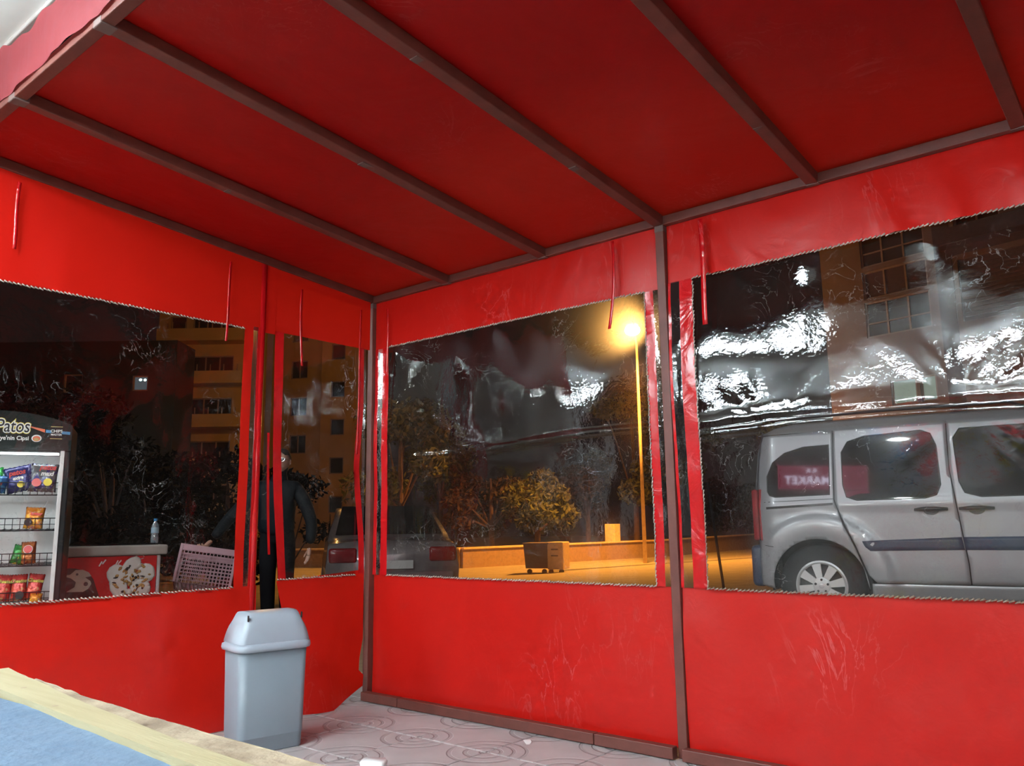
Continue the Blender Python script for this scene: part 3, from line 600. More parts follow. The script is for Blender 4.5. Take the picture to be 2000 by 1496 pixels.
def bag(x, z, wd, ht, m, label, roll=0, y=.03, prints=()):
    t = thing('snack_bag', label, 'snack bag', (0, 0, 0), 0, 'snack bags in the wire rack')
    t.matrix_world = RM @ Matrix.Translation((x, y, z+ht/2)) @ Matrix.Rotation(math.radians(roll), 4, 'Y') @ Matrix.Rotation(math.radians(-12), 4, 'X')
    bm = B(); n, k_ = 12, 12; G = [[], []]
    for s in (0, 1):
        for i in range(n+1):
            row = []
            for j in range(k_+1):
                a, b_ = -1+2*i/n, -1+2*j/k_
                th = .030*((1-abs(b_)**3)*(1-abs(a)**4))**.6
                zz = b_*ht/2+(.004 if (i % 2 and j in (0, k_)) else 0); pin = 1-.06*(1-b_*b_)
                row.append(bm.verts.new((a*wd/2*pin, (-th if s == 0 else th)+.004*nz(a*3+x*9, b_*3), zz)))
            G[s].append(row)
        for i in range(n):
            for j in range(k_): bm.faces.new([G[s][i][j], G[s][i+1][j], G[s][i+1][j+1], G[s][i][j+1]])
    bmesh.ops.remove_doubles(bm, verts=bm.verts, dist=.0008)
    p = obj('pouch', bm, F[m], t, True)
    for pr in prints:
        if pr[0] == 't': text('lettering', pr[1], pr[2], pr[3], p, fm(pr[4], pr[5], -.036), .001, .0015, .2, .9)
        else: disc(pr[1], pr[2], -.038-(.002*prints.index(pr)), pr[3], pr[4], p)
    return t
bag(-.22, 1.14, .12, .11, 'blue', 'blue and pink snack bag lowest at the left edge of the top shelf', 6, .0, (('t', 'patos', .035, 'redp', 0, .0),))
bag(-.26, 1.18, .13, .12, 'green', 'green snack bag behind the blue one at the left edge of the top shelf', -8, .1)
bag(-.105, 1.145, .155, .165, 'navy', 'tilted navy snack bag in the middle of the top shelf', -14, .03, (('t', 'patos', .045, 'redp', .0, .035), ('t', 'extra', .03, 'whitep', .0, .0), ('d', .01, -.045, .020, 'yellow')))
bag(.032, 1.145, .155, .18, 'silver', 'silver and navy snack bag with pink round print, right end of top shelf', 2, .0, (('t', 'patos', .045, 'redp', .02, .06), ('t', 'maxi', .04, 'whitep', .02, .02), ('d', .03, -.035, .024, 'yellow'), ('d', -.03, -.04, .026, 'skinred')))
bag(.0, .92, .108, .135, 'orange', 'yellow orange snack bag with black round print alone on the second shelf', 3, .0, (('t', 'kraker', .026, 'redp', .01, .02), ('d', -.025, -.035, .022, 'blackp')))
bag(-.075, .705, .08, .12, 'green', 'green snack bag leaning behind the brown one on the third shelf', 12, .07)
bag(-.015, .71, .082, .135, 'brown', 'brown orange snack bag with red round print on the third shelf', -3, .0, (('d', -.0, .015, .026, 'whitep'), ('d', -.0, .015, .023, 'redp')))
bag(-.24, .70, .09, .10, 'green', 'green snack bag at the left edge of the third shelf', -20, .02)
wl = ['leftmost', 'second', 'third', 'fourth and rightmost']
for i in range(4):
    bag(-.215+.082*i, .49, .088, .16, 'red', 'red snack bag with yellow lettering on the bottom shelf, %s in the row' % wl[i], [-4, 5, -2, 7][i], .0+.012*(i % 2), (('t', 'Cheetos', .028, 'blackp', .001, .034), ('t', 'Cheetos', .027, 'yellow', 0, .035))+((('d', .01, -.05, .024, 'blackp'),) if i == 2 else ()))
bag(.045, .475, .07, .06, 'orange', 'small yellow snack bag low at the right end of the bottom shelf', 4, -.02)

# ------------------------------------------------------------------ ICE CREAM FREEZER (red chest)
fz = thing('chest_freezer', 'red chest freezer with grey lid and ice cream print', 'freezer', (-2.34, .026, 0), math.radians(74))
# local +x runs toward picture right end, local -y faces viewer; right end at x = 0
obj('body', box(B(), (-1.25, .0, .05), (0, .62, .73), .015), 'fwhite', fz)
fp_ = obj('front_panel', box(B(), (-1.24, -.012, .08), (-.03, .0, .725), .004), 'fred', fz)
obj('lid', box(B(), (-1.27, -.04, .73), (.035, .64, .80), .012), 'trim', fz)
obj('glass_top', box(B(), (-1.20, .03, .80), (-.02, .57, .81)), 'glassdark', fz)
for x, y in ((-1.2, .05), (-.05, .05), (-1.2, .57), (-.05, .57)): obj('foot', box(B(), (x-.03, y-.03, 0), (x+.03, y+.03, .05)), 'black', fz)
fq = lambda L_: [(-(313-a)/290, .91-(b_-1033)/267) for a, b_ in L_]
obj('print_dark_shape', prism(B(), fq([(100, 1101), (150, 1102), (172, 1108), (185, 1122), (192, 1140), (200, 1160), (206, 1175), (206, 1250), (100, 1250)]), -.015, -.012), 'choco', fp_)
obj('print_cream_patch', prism(B(), fq([(130, 1115), (143, 1113), (152, 1105), (165, 1105), (176, 1110), (181, 1117), (170, 1119), (180, 1126), (182, 1131), (177, 1140), (168, 1145), (138, 1144), (152, 1136), (154, 1127), (145, 1120)]), -.018, -.015), 'cream', fp_)
disc(*fq([(172, 1131)])[0], -.0185, .014, 'choco', fp_); disc(*fq([(155, 1113)])[0], -.0185, .008, 'choco', fp_)
bm = B(); (cxp, czp), = fq([(256, 1124)])
for k, (ra, rb) in enumerate(((.078, .052), (.070, .066), (.082, .058), (.074, .062), (.062, .070))):
    a = math.radians((92, 158, 222, 308, 22)[k]); blob(bm, (cxp+.092*math.cos(a)*1.15, -.013, czp+.088*math.sin(a)), (ra, .004, rb), 2, Matrix.Rotation(-a*.5, 4, 'Y'))
blob(bm, (cxp, -.013, czp), (.05, .004, .045), 2)
for k in range(9): a = random.uniform(0, 2*PI); blob(bm, (cxp+.11*math.cos(a)*1.1, -.013, czp+.095*math.sin(a)), (.03, .004, .024), 1)
obj('print_ice_cream', bm, 'icew', fp_, True)
for mm, n_, y_ in (('nut', 44, -.017), ('choco', 16, -.0175)):
    bm = B()
    for k in range(n_):
        a = random.uniform(0, 2*PI); r_ = .12*random.random()**(.8 if mm == 'nut' else .5); blob(bm, (cxp+r_*math.cos(a)*1.1, y_, czp+r_*math.sin(a)*.9), (random.uniform(.008, .022), .002, random.uniform(.005, .012)), 1, Matrix.Rotation(a, 4, 'Y'))
    obj('print_nuts', bm, mm, fp_, True)
bm = B()
for a, b_, c_, d_ in ((194, 1100, 199, 1091), (200, 1096, 206, 1088), (225, 1098, 229, 1090), (229, 1097, 235, 1090)):
    p_, q_ = fq([(a, b_), (c_, d_)]); bar(bm, (p_[0], -.0135, p_[1]), (q_[0], -.0135, q_[1]), .003, .008, bev=0)
sp = fq([(270, 1085)])[0]; tube(bm, [(sp[0]+.03*math.cos(t_*PI/6), -.0135, sp[1]+.015*math.sin(t_*PI/6)) for t_ in range(12)], .002, 4); obj('print_swirls', bm, 'whitep', fp_)
def bottle(loc, label, s=1):
    t = thing('water_bottle', label, 'bottle', loc, 0, 'water bottles on the freezer lid'); t.scale = (s, s, s)
    obj('bottle_body', lathe(B(), [(.028, 0), (.033, .01), (.033, .06), (.030, .075), (.033, .09), (.033, .14), (.028, .165), (.013, .19), (.013, .20)], 14), 'bottle', t, True)
    obj('bottle_label', lathe(B(), [(.0338, .088), (.0338, .138)], 14, cap=False), 'label_pale', t, True)
    obj('bottle_cap', lathe(B(), [(.016, .197), (.016, .218)], 12), 'bluep', t)
RF = Matrix.Translation((-2.34, .026, 0)) @ Matrix.Rotation(math.radians(74), 4, 'Z')
bottle(tuple(RF @ Vector((-.03, .12, .811))), 'clear water bottle with blue cap at the right end of the freezer', .82)
bottle(tuple(RF @ Vector((-.62, .14, .811))), 'clear bottle on the freezer half hidden by the snack rack', 1.1)

# ------------------------------------------------------------------ PERSON
def skin_fig(name, verts, edges, rad, m, parent, sub=2, root=0):
    me = bpy.data.meshes.new(name); me.from_pydata([Vector(v) for v in verts], edges, []); o = link(name, me, parent)
    bm = bmesh.new(); bm.from_mesh(me); ly = bm.verts.layers.skin.verify(); bm.verts.ensure_lookup_table()
    for i, v in enumerate(bm.verts):
        r_ = rad[i]; v[ly].radius = r_ if isinstance(r_, tuple) else (r_, r_); v[ly].use_root = (i == root)
    bm.to_mesh(me); bm.free()
    o.modifiers.new('k', 'SKIN'); sm = o.modifiers.new('s', 'SUBSURF'); sm.levels = sm.render_levels = sub
    bpy.context.view_layer.update(); ev = bpy.data.meshes.new_from_object(o.evaluated_get(bpy.context.evaluated_depsgraph_get()))
    o.modifiers.clear(); o.data = ev; ev.materials.clear(); ev.materials.append(M[m]); ev.shade_smooth(); return o
PP = Vector((-2.965+.066, 1.335+.055, 0))
pr = thing('person', 'person in black jacket and glasses, one hand on a lilac crate, other arm hanging', 'person', tuple(PP), math.radians(39.6))
# local x picture right, -y toward viewer
bv = [(0, 0, .86), (0, -.02, 1.02), (0, -.03, 1.18), (.01, -.04, 1.30), (.025, -.05, 1.37), (.045, -.075, 1.46), (.05, -.08, 1.535),
      (.09, 0, .84), (.10, -.02, .47), (.11, .02, .09), (.12, -.10, .04), (-.07, 0, .84), (-.06, -.03, .47), (-.06, .02, .09), (-.08, -.10, .04)]
be = [(0, 1), (1, 2), (2, 3), (3, 4), (4, 5), (5, 6), (0, 7), (7, 8), (8, 9), (9, 10), (0, 11), (11, 12), (12, 13), (13, 14)]
br = [(.15, .11), (.135, .10), (.15, .11), (.12, .09), .055, .07, .075, .10, .075, .062, .04, .10, .075, .062, .04]
body = skin_fig('body', bv, be, br, 'trouser', pr)
head = B(); blob(head, (.05, -.085, 1.505), (.072, .092, .105), 3)
for v in head.verts:
    if v.co.z < 1.48: v.co.x = .05+(v.co.x-.05)*(1-.25*(1.48-v.co.z)/.08)
ho = obj('head', head, 'skin', body, True)
bm = B(); blob(bm, (.05, -.182, 1.487), (.013, .018, .020), 1); blob(bm, (.05, -.172, 1.50), (.009, .012, .022), 1)
for s in (-1, 1): blob(bm, (.05+s*.073, -.08, 1.495), (.010, .018, .028), 2)
obj('nose_and_ears', bm, 'skin', body, True)
bm = B(); blob(bm, (.05, -.172, 1.443), (.022, .006, .006), 1); obj('mouth', bm, 'maroon', body)
bm = B()
for s in (-1, 1): blob(bm, (.05+s*.027, -.168, 1.512), (.011, .006, .006), 1)
obj('eyes', bm, 'fwhite', body)
bm = B(); blob(bm, (.05, -.068, 1.53), (.080, .097, .092), 3)
for v in list(bm.verts):
    if v.co.z < 1.53 and v.co.y < -.10: bm.verts.remove(v)
obj('hair', bm, 'hair', body, True)
bm = B()
for s in (-1, 1): tube(bm, [(.05+s*.03+.021*math.cos(k*PI/6), -.185, 1.512+.016*math.sin(k*PI/6)) for k in range(13)], .0025, 5)
tube(bm, [(.041, -.186, 1.515), (.059, -.186, 1.515)], .0025, 5)
for s in (-1, 1): tube(bm, [(.05+s*.052, -.183, 1.515), (.05+s*.075, -.09, 1.51)], .002, 5)
obj('glasses', bm, 'chrome', body)
bm = B()
for s in (-1, 1): blob(bm, (.05+s*.03, -.184, 1.512), (.020, .002, .015), 1)
obj('lens', bm, 'glassdark', body)
jv = [(0, .0, .82), (0, -.02, .95), (0, -.03, 1.10), (.01, -.035, 1.22), (.02, -.045, 1.33),
      (.17, -.03, 1.25), (.24, -.03, 1.17), (.33, -.05, .95), (.335, -.12, .76), (-.16, -.03, 1.26), (-.25, -.05, 1.16), (-.40, -.12, .99), (-.475, -.26, .83)]
je = [(0, 1), (1, 2), (2, 3), (3, 4), (3, 5), (5, 6), (6, 7), (7, 8), (3, 9), (9, 10), (10, 11), (11, 12)]
jr = [(.19, .135), (.175, .125), (.185, .13), (.15, .11), (.065, .06), .082, .072, .056, .046, .082, .072, .056, .044]
skin_fig('jacket', jv, je, jr, 'jacket', body)
tube_c = B(); tube(tube_c, [(.02, -.05, 1.31), (.027, -.055, 1.375)], [.085, .068], 12, False); obj('collar', tube_c, 'jacket', body, True)
def hand(base, down, side, thumb_s, curl, name='hand'):
    base, d, s = Vector(base), Vector(down).normalized(), Vector(side).normalized(); n_ = d.cross(s).normalized()
    V, E, Rr = [base, base+d*.04, base+d*.085], [(0, 1), (1, 2)], [(.022, .019), (.034, .018), (.036, .016)]
    hobj = skin_fig(name, V, E, Rr, 'skin', body, 1)
    for k, (off, ln) in enumerate(((-.028, .066), (-.010, .076), (.009, .072), (.027, .056))):
        p0 = base+d*.07+s*off; cu = curl
        a = p0+d*ln*.45+n_*cu*.015; b_ = a+(d*math.cos(cu)+n_*math.sin(cu)).normalized()*ln*.40; c_ = b_+(d*math.cos(cu*1.9)+n_*math.sin(cu*1.9)).normalized()*ln*.3
        skin_fig('finger', [p0, a, b_, c_], [(0, 1), (1, 2), (2, 3)], [.0095, .009, .008, .0065], 'skin', body, 1)
    t0 = base+d*.025+s*thumb_s*.022; t1 = t0+d*.035+s*thumb_s*.030+n_*.008; t2 = t1+d*.032+s*thumb_s*.008+n_*.012
    skin_fig('thumb', [t0, t1, t2], [(0, 1), (1, 2)], [.013, .0105, .008], 'skin', body, 1)
hand((.335, -.145, .735), (-.06, -.05, -1), (.55, -.8, .0), -1, .35)
hand((-.482, -.285, .81), (-.35, -.55, -.55), (.75, -.6, .2), 1, 1.0)
for s, x in ((1, .12), (-1, -.15)): obj('shoe', ringbox(B(), [(.045, .13, .0, .04), (.05, .135, .03, .045), (.04, .10, .075, .035)]), 'black', body, True).location = (x, -.07, 0)
# crate
ck = thing('plastic_crate', 'tilted lilac lattice crate held by the person', 'crate', tuple(PP+Matrix.Rotation(math.radians(39.6), 3, 'Z') @ Vector((-.50, -.42, .41))), math.radians(39.6+22))
ck.rotation_euler = (math.radians(-14), math.radians(9), math.radians(39.6+18))
def lattice(bm, o, u, v, lu, lv, nu, nv, th=.006):
    o, u, v = Vector(o), Vector(u), Vector(v)
    for i in range(nu+1): bar(bm, o+u*(lu*i/nu), o+u*(lu*i/nu)+v*lv, th*1.6 if i in (0, nu) else th, th, bev=0)
    for j in range(nv+1): bar(bm, o+v*(lv*j/nv), o+v*(lv*j/nv)+u*lu, th*1.8 if j in (0, nv) else th, th, bev=0)
w_, dp_, h_ = .44, .34, .32
for nm, o_, u_, l_ in (('lattice_wall', (-w_/2, -dp_/2, 0), (1, 0, 0), w_), ('lattice_wall', (-w_/2, dp_/2, 0), (1, 0, 0), w_), ('lattice_wall', (-w_/2, -dp_/2, 0), (0, 1, 0), dp_), ('lattice_wall', (w_/2, -dp_/2, 0), (0, 1, 0), dp_)):
    bm = B(); lattice(bm, o_, u_, (0, 0, 1), l_, h_-.05, int(l_/.028), 9); obj(nm, bm, 'crate', ck)
bm = B(); lattice(bm, (-w_/2, -dp_/2, 0), (1, 0, 0), (0, 1, 0), w_, dp_, 14, 10); obj('lattice_floor', bm, 'crate', ck)
bm = B()
for a, b_ in (((-w_/2, -dp_/2), (w_/2, -dp_/2)), ((w_/2, -dp_/2), (w_/2, dp_/2)), ((w_/2, dp_/2), (-w_/2, dp_/2)), ((-w_/2, dp_/2), (-w_/2, -dp_/2))): bar(bm, (*a, h_-.025), (*b_, h_-.025), .014, .05)
for a in ((-w_/2, -dp_/2), (w_/2, -dp_/2), (w_/2, dp_/2), (-w_/2, dp_/2)): bar(bm, (*a, 0), (*a, h_), .022, .022)
obj('rim', bm, 'crate', ck)

# ------------------------------------------------------------------ VAN
va = thing('minivan', 'silver minivan with dark windows and blue side strip parked beyond the right window', 'van', (.90, 4.90, .0), math.radians(8.0))
def sm(x): x = max(0, min(1, x)); return x*x*(3-2*x)
def VS(x, z):
    s = .83-.020*max(0, (.55-z)/.2)**2
    s -= .155*max(0, z-1.03)+.22*max(0, z-1.55)**1.7
    s += .012*math.exp(-((z-1.04)/.03)**2)
    if x < -.34: s -= .10*((-.34-x)/.17)**2
    if x > 2.9: s -= .30*((x-2.9)/.5)**2
    for cx in (0, 2.6):
        d = math.hypot(x-cx, z-.37)
        if d < .66: s += .040*sm((.62-d)/.09)-.012*sm((.44-d)/.05)
    if z < .42: s -= .25*(.42-z)
    return s
def VF(off=0): return lambda u, v: (u, -(VS(u, v)+off), v)
def VN(off=0): return lambda u, v: (u, (VS(u, v)+off), v)
def arcp(cx, cz, r, a0, a1, n=14): return [(cx+r*math.cos(math.radians(a0+(a1-a0)*k/n)), cz+r*math.sin(math.radians(a0+(a1-a0)*k/n))) for k in range(n+1)]
core = [(-.44, .3), (-.46, .5), (-.46, 1.3), (-.40, 1.66), (1.7, 1.70), (2.1, 1.62), (2.75, 1.10), (3.25, .92), (3.3, .35)]
obj('inner_shell', prism(B(), [(-.44, .50), (-.44, 1.3), (-.38, 1.66), (1.7, 1.70), (2.1, 1.60), (2.7, 1.10), (3.2, .90), (3.25, .80), (3.2, .50)], -.60, .60), 'dark', va)
obj('underbody', prism(B(), [(.38, .26), (.38, .6), (2.2, .6), (2.2, .26)], -.74, .74), 'grime', va)
obj('underbody', prism(B(), [(-.42, .34), (-.42, .6), (-.36, .6), (-.36, .34)], -.74, .74), 'grime', va)
PAN = {
 'quarter_panel': ([(-.50, .36), (-.505, .62), (-.51, 1.20), (-.47, 1.55), (-.43, 1.66), (.17, 1.68), (.155, 1.08), (.20, .92), (.30, .68), (.36, .50), (.385, .345)]+arcp(0, .37, .385, -3, 183, 22)+[(-.385, .33)], 'van'),
 'sliding_door': ([(.178, 1.68), (1.045, 1.70), (1.04, 1.30), (1.075, .95), (1.113, .56), (1.115, .40), (.45, .40), (.395, .46), (.31, .70), (.208, .94), (.163, 1.08)], 'van'),
 'front_door': ([(1.053, 1.70), (1.62, 1.70), (1.95, 1.58), (2.24, 1.30), (2.27, 1.0), (2.16, .75), (2.12, .40), (1.125, .40), (1.123, .56), (1.083, .95), (1.048, 1.30)], 'van'),
 'front_fender': ([(2.26, 1.27), (2.70, 1.06), (3.15, .93), (3.33, .80), (3.36, .55), (3.30, .36)]+arcp(2.6, .37, .385, -3, 183, 22)+[(2.205, .36), (2.13, .40), (2.17, .75), (2.28, 1.0)], 'van'),
 'sill': ([(.40, .27), (2.18, .27), (2.16, .392), (.41, .392)], 'van'),
}
HOLE = {
 'quarter_panel': ('rear_side_window', [(-.40, 1.165), (-.40, 1.30), (-.345, 1.42), (-.24, 1.50), (-.08, 1.545), (.135, 1.555), (.125, 1.125), (-.33, 1.115), (-.38, 1.13)]),
 'sliding_door': ('door_window', [(.235, 1.20), (.235, 1.48), (.29, 1.57), (.42, 1.61), (.86, 1.63), (.93, 1.60), (.965, 1.50), (.975, 1.18), (.94, 1.10), (.86, 1.075), (.34, 1.07), (.26, 1.10)]),
 'front_door': ('door_window', [(1.105, 1.20), (1.09, 1.55), (1.14, 1.625), (1.60, 1.63), (1.85, 1.52), (2.13, 1.26), (2.12, 1.13), (2.0, 1.08), (1.25, 1.075), (1.14, 1.11)]),
}
for side, FX in (('near', VF), ('far', VN)):
    for nm, (poly, m) in PAN.items():
        bm = B(); sheet(bm, poly, .035, FX(0)); p = obj(nm, bm, m, va, True)
        md = p.modifiers.new('t', 'SOLIDIFY'); md.thickness = .01; md.offset = 0
        if nm in HOLE:
            hn, hp = HOLE[nm]; bm = B(); sheet(bm, hp, .04, FX(.009)); obj(hn, bm, 'glassdark', p, True)
            if side == 'near':
                pts = [FX(.008)(*q) for q in hp]+[FX(.008)(*hp[0])]; obj('window_seal', tube(B(), pts, .005, 5, False), 'handle', p, True)
# blue rub strips, rail, handles
for poly in ([(.36, .735), (1.085, .765), (1.10, .665), (.42, .655), (.38, .69)], [(1.095, .765), (2.14, .775), (2.14, .665), (1.108, .665)]):
    bm = B(); sheet(bm, poly, .05, VF(.008)); r_ = obj('rub_strip', bm, 'rub', va, True); r_.modifiers.new('t', 'SOLIDIFY').thickness = .012
bm = B(); sheet(bm, [(-.415, 1.010), (.150, 1.035), (.150, 1.055), (-.415, 1.030)], .05, VF(.008)); obj('door_rail', bm, 'handle', va, True)
bm = B(); sheet(bm, [(-.48, 1.068), (.153, 1.085), (.153, 1.090), (-.48, 1.073)], .05, VF(.0075)); obj('panel_line', bm, 'dark', va, True)
bm = B(); sheet(bm, [(-.46, .70), (-.36, .685), (-.36, .690), (-.46, .705)], .05, VF(.008)); obj('panel_line', bm, 'dark', va, True)
for cx, s in ((.89, 1), (1.21, -1)):
    bm = B(); blob(bm, (cx, -VS(cx, .985)-.004, .985), (.060, .010, .048), 3); hd_ = obj('handle_dish', bm, 'dish', va, True)
    obj('handle', tube(B(), [(cx-.12, -VS(cx, .985)-.016, .985), (cx-.05, -VS(cx, .985)-.034, .988), (cx+.05, -VS(cx, .985)-.034, .988), (cx+.12, -VS(cx, .985)-.016, .985)], [.012, .018, .018, .012], 8), 'handle', hd_, True)
def wheel(cx, sgn, cy):
    bm = B(); lathe(bm, [(.20, -.09), (.27, -.10), (.335, -.085), (.352, -.05), (.352, .05), (.335, .085), (.27, .10), (.20, .09)], 40, (cx, cy, .36), 'y', False); wo = obj('wheel', bm, 'tyre', va, True)
    y = cy-sgn*.085
    bm = B(); lathe(bm, [(.205, .0), (.212, -.008), (.198, -.014), (.185, -.006), (.18, .02)], 40, (cx, y, .36), 'y', False)
    for k in range(8):
        a = 2*PI*k/8+.2; pts = [(cx+r__*math.cos(a+o_), .36+r__*math.sin(a+o_)) for r__, o_ in ((.05, -.45), (.19, -.20), (.19, .20), (.05, .45))]
        prism(bm, pts, y-.006*sgn, y+.012*sgn)
    lathe(bm, [(.075, .01), (.075, -.004), (.062, -.010), (.03, -.012)], 20, (cx, y, .36), 'y')
    obj('rim', bm, 'alloy', wo)
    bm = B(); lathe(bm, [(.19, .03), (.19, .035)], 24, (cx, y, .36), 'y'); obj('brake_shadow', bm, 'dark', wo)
    bm = B()
    for k in range(5):
        a = 2*PI*k/5+.3; blob(bm, (cx+.052*math.cos(a), y-.010*sgn, .36+.052*math.sin(a)), (.012, .006, .012), 1)
    obj('lug', bm, 'handle', wo); bm = B(); lathe(bm, [(.022, 0), (.022, -.004), (.010, -.007)], 14, (cx, y-.010*sgn, .36), 'y'); hb = obj('hub_cap', bm, 'alloy', wo)
for cx in (0, 2.6):
    wheel(cx, 1, -.70); wheel(cx, -1, .70)
    for s_ in (-1, 1):
        bm = B(); ap = arcp(cx, .37, .41, -8, 188, 20)
        vs1 = [bm.verts.new((x, s_*.80, z)) for x, z in ap]; vs2 = [bm.verts.new((x, s_*.50, z)) for x, z in ap]
        for i in range(len(ap)-1): bm.faces.new([vs1[i], vs1[i+1], vs2[i+1], vs2[i]])
        bm.faces.new(vs2); obj('arch_liner', bm, 'grime', va, True)
# roof, rear, lamps, bumper, hood
bm = B(); rows = []
for i in range(15):
    x = -.50+2.2*i/14; zt = 1.80+.02*math.sin(PI*i/14)-.10*max(0, (2-i)/2)**2; r_ = []
    for j in range(17):
        y = -1+2*j/16; sx = VS(x, 1.68); z = 1.675+(zt-1.675)*(1-abs(y)**3.2)**.6; r_.append(bm.verts.new((x, y*sx, z)))
    rows.append(r_)
for a, b_ in zip(rows, rows[1:]):
    for j in range(16): bm.faces.new([a[j], a[j+1], b_[j+1], b_[j]])
obj('roof', bm, 'van', va, True)
for s_ in (-1, 1): obj('roof_rail', tube(B(), [(-.35, s_*.64, 1.77), (-.25, s_*.64, 1.815), (.6, s_*.64, 1.83), (1.5, s_*.64, 1.825), (1.6, s_*.64, 1.78)], .013, 8), 'handle', va, True)
bm = B(); zz_ = [(.50, -.50), (.62, -.515), (1.2, -.52), (1.5, -.48), (1.70, -.44)]
vs_ = [[bm.verts.new((x, y, z)) for y in (-.74+.03*(z > 1.5), -.4, 0, .4, .74-.03*(z > 1.5))] for z, x in zz_]
for a, b_ in zip(vs_, vs_[1:]):
    for j in range(4): bm.faces.new([a[j], a[j+1], b_[j+1], b_[j]])
tg = obj('tailgate', bm, 'van', va, True)
obj('rear_window', box(B(), (-.54, -.55, 1.18), (-.49, .55, 1.55), .02), 'glassdark', tg)
for FX in (VF, VN):
    bm = B(); sheet(bm, [(-.512, .74), (-.475, .74), (-.482, .95), (-.47, 1.19), (-.512, 1.19)], .03, FX(.012)); l_ = obj('tail_light', bm, 'redlens', va, True); l_.modifiers.new('t', 'SOLIDIFY').thickness = .03
obj('tail_light', box(B(), (-.56, -.76, .74), (-.505, -.66, 1.19), .02), 'redlens', va); obj('tail_light', box(B(), (-.56, .66, .74), (-.505, .76, 1.19), .02), 'redlens', va)
bm = B(); box(bm, (-.60, -.75, .34), (-.47, .75, .70), .04); obj('rear_bumper', bm, 'rub', va, True)
obj('front_bumper', box(B(), (3.22, -.62, .30), (3.42, .62, .62), .05), 'rub', va, True)
bm = B(); q = [(2.25, 1.28, .70), (2.75, 1.10, .68), (3.15, .98, .62), (3.36, .82, .52), (3.38, .58, .50)]
vs_ = [[bm.verts.new((x, y*hw, z+.02*(1-y*y))) for y in (-1, -.5, 0, .5, 1)] for x, z, hw in q]
for a, b_ in zip(vs_, vs_[1:]):
    for j in range(4): bm.faces.new([a[j], a[j+1], b_[j+1], b_[j]])
obj('hood', bm, 'van', va, True)
bm = B(); q = [(1.66, 1.80, .60), (2.0, 1.62, .64), (2.3, 1.36, .68), (2.62, 1.13, .70)]
vs_ = [[bm.verts.new((x+.05*(1-y*y), y*hw, z)) for y in (-1, -.5, 0, .5, 1)] for x, z, hw in q]
for a, b_ in zip(vs_, vs_[1:]):
    for j in range(4): bm.faces.new([a[j], a[j+1], b_[j+1], b_[j]])
obj('windshield', bm, 'glassdark', va, True)
for s_ in (-1, 1):
    obj('headlight', box(B(), (3.18, s_*.58-.10, .70), (3.37, s_*.58+.10, .86), .03), 'fwhite', va, True)
    obj('wing_mirror', box(B(), (2.05, s_*.92-.09, 1.10), (2.17, s_*.92+.09, 1.30), .03), 'handle', va, True)

# ------------------------------------------------------------------ OTHER CARS
def sedan(loc, rz, m, label, name='car', L_=4.2):
    t = thing(name, label, 'car', loc, rz, 'parked cars'); hw = .82
    # local x forward; rear at 0
    st = [(0, .30, .78, .74), (.05, .28, .92, .78), (.55, .24, .97, .80), (.85, .24, 1.12, .76), (1.35, .22, 1.38, .66), (2.2, .22, 1.42, .66), (2.75, .22, 1.20, .70), (3.15, .22, .95, .80), (3.9, .24, .85, .78), (4.2, .34, .68, .68)]
    bm = B(); R_ = []
    for x, zb_, zt, tw in st:
        pr_ = [(-hw+.06, zb_), (-hw, zb_+.15), (-hw-.01, .60), (-hw+.02, .88 if zt > .9 else zt-.05), (-tw if zt > 1 else -tw, zt-.03), (-tw*.6, zt), (0, zt+.01)]
        pts = pr_+[(-a, b_) for a, b_ in pr_[-2::-1]]; R_.append([bm.verts.new((x, y, z)) for y, z in pts])
    for a, b_ in zip(R_, R_[1:]):
        for j in range(len(a)-1): bm.faces.new([a[j], a[j+1], b_[j+1], b_[j]])
    bm.faces.new(R_[0]); bm.faces.new(R_[-1]); bmesh.ops.subdivide_edges(bm, edges=bm.edges, cuts=1, use_grid_fill=True, smooth=.3)
    bo = obj('car_body', bm, m, t, True)
    bm = B(); q = [(.62, 1.00, .70), (1.30, 1.385, .60)]; vs_ = [[bm.verts.new((x-.01, y*hw_, z+.015)) for y in (-1, -.5, 0, .5, 1)] for x, z, hw_ in q]
    for j in range(4): bm.faces.new([vs_[0][j], vs_[0][j+1], vs_[1][j+1], vs_[1][j]])
    obj('rear_window', bm, 'glassdark', t)
    for s_ in (-1, 1):
        obj('side_window', prism(B(), [(.95, .98), (1.45, 1.30), (2.2, 1.33), (2.75, .98)], s_*.755, s_*.765), 'glassdark', t)
        obj('tail_light', box(B(), (-.03, s_*.62-.17, .68), (.10, s_*.62+.17, .86), .03), 'redlens', t, True)
        for x in (.75, 3.3):
            wo = obj('wheel', lathe(B(), [(.19, -.09), (.30, -.09), (.32, 0), (.30, .09), (.19, .09)], 24, (x, s_*.74, .32), 'y', True), 'tyre', t, True)
            obj('rim', lathe(B(), [(.19, 0), (.14, .01*s_), (.04, .02*s_)], 16, (x, s_*.835, .32), 'y'), 'alloy', wo)
    obj('bumper', box(B(), (-.06, -.76, .34), (.05, .76, .56), .03), m, t, True)
    obj('number_plate', box(B(), (-.07, -.24, .60), (-.045, .24, .70)), 'whitep', t)
    return t
cpos = W2(768, 1125, 11.2)
sedan((cpos.x, cpos.y, zg(cpos.x)), math.radians(143), 'silver', 'silver car with dark red tail light behind the person, road side').scale = (1.1, 1.1, 1.1)
c2 = W2(742, 1126, 17); sedan((c2.x, c2.y, zg(c2.x)), math.radians(128), 'taxi', 'orange-lit car parked at the left end of the long window')

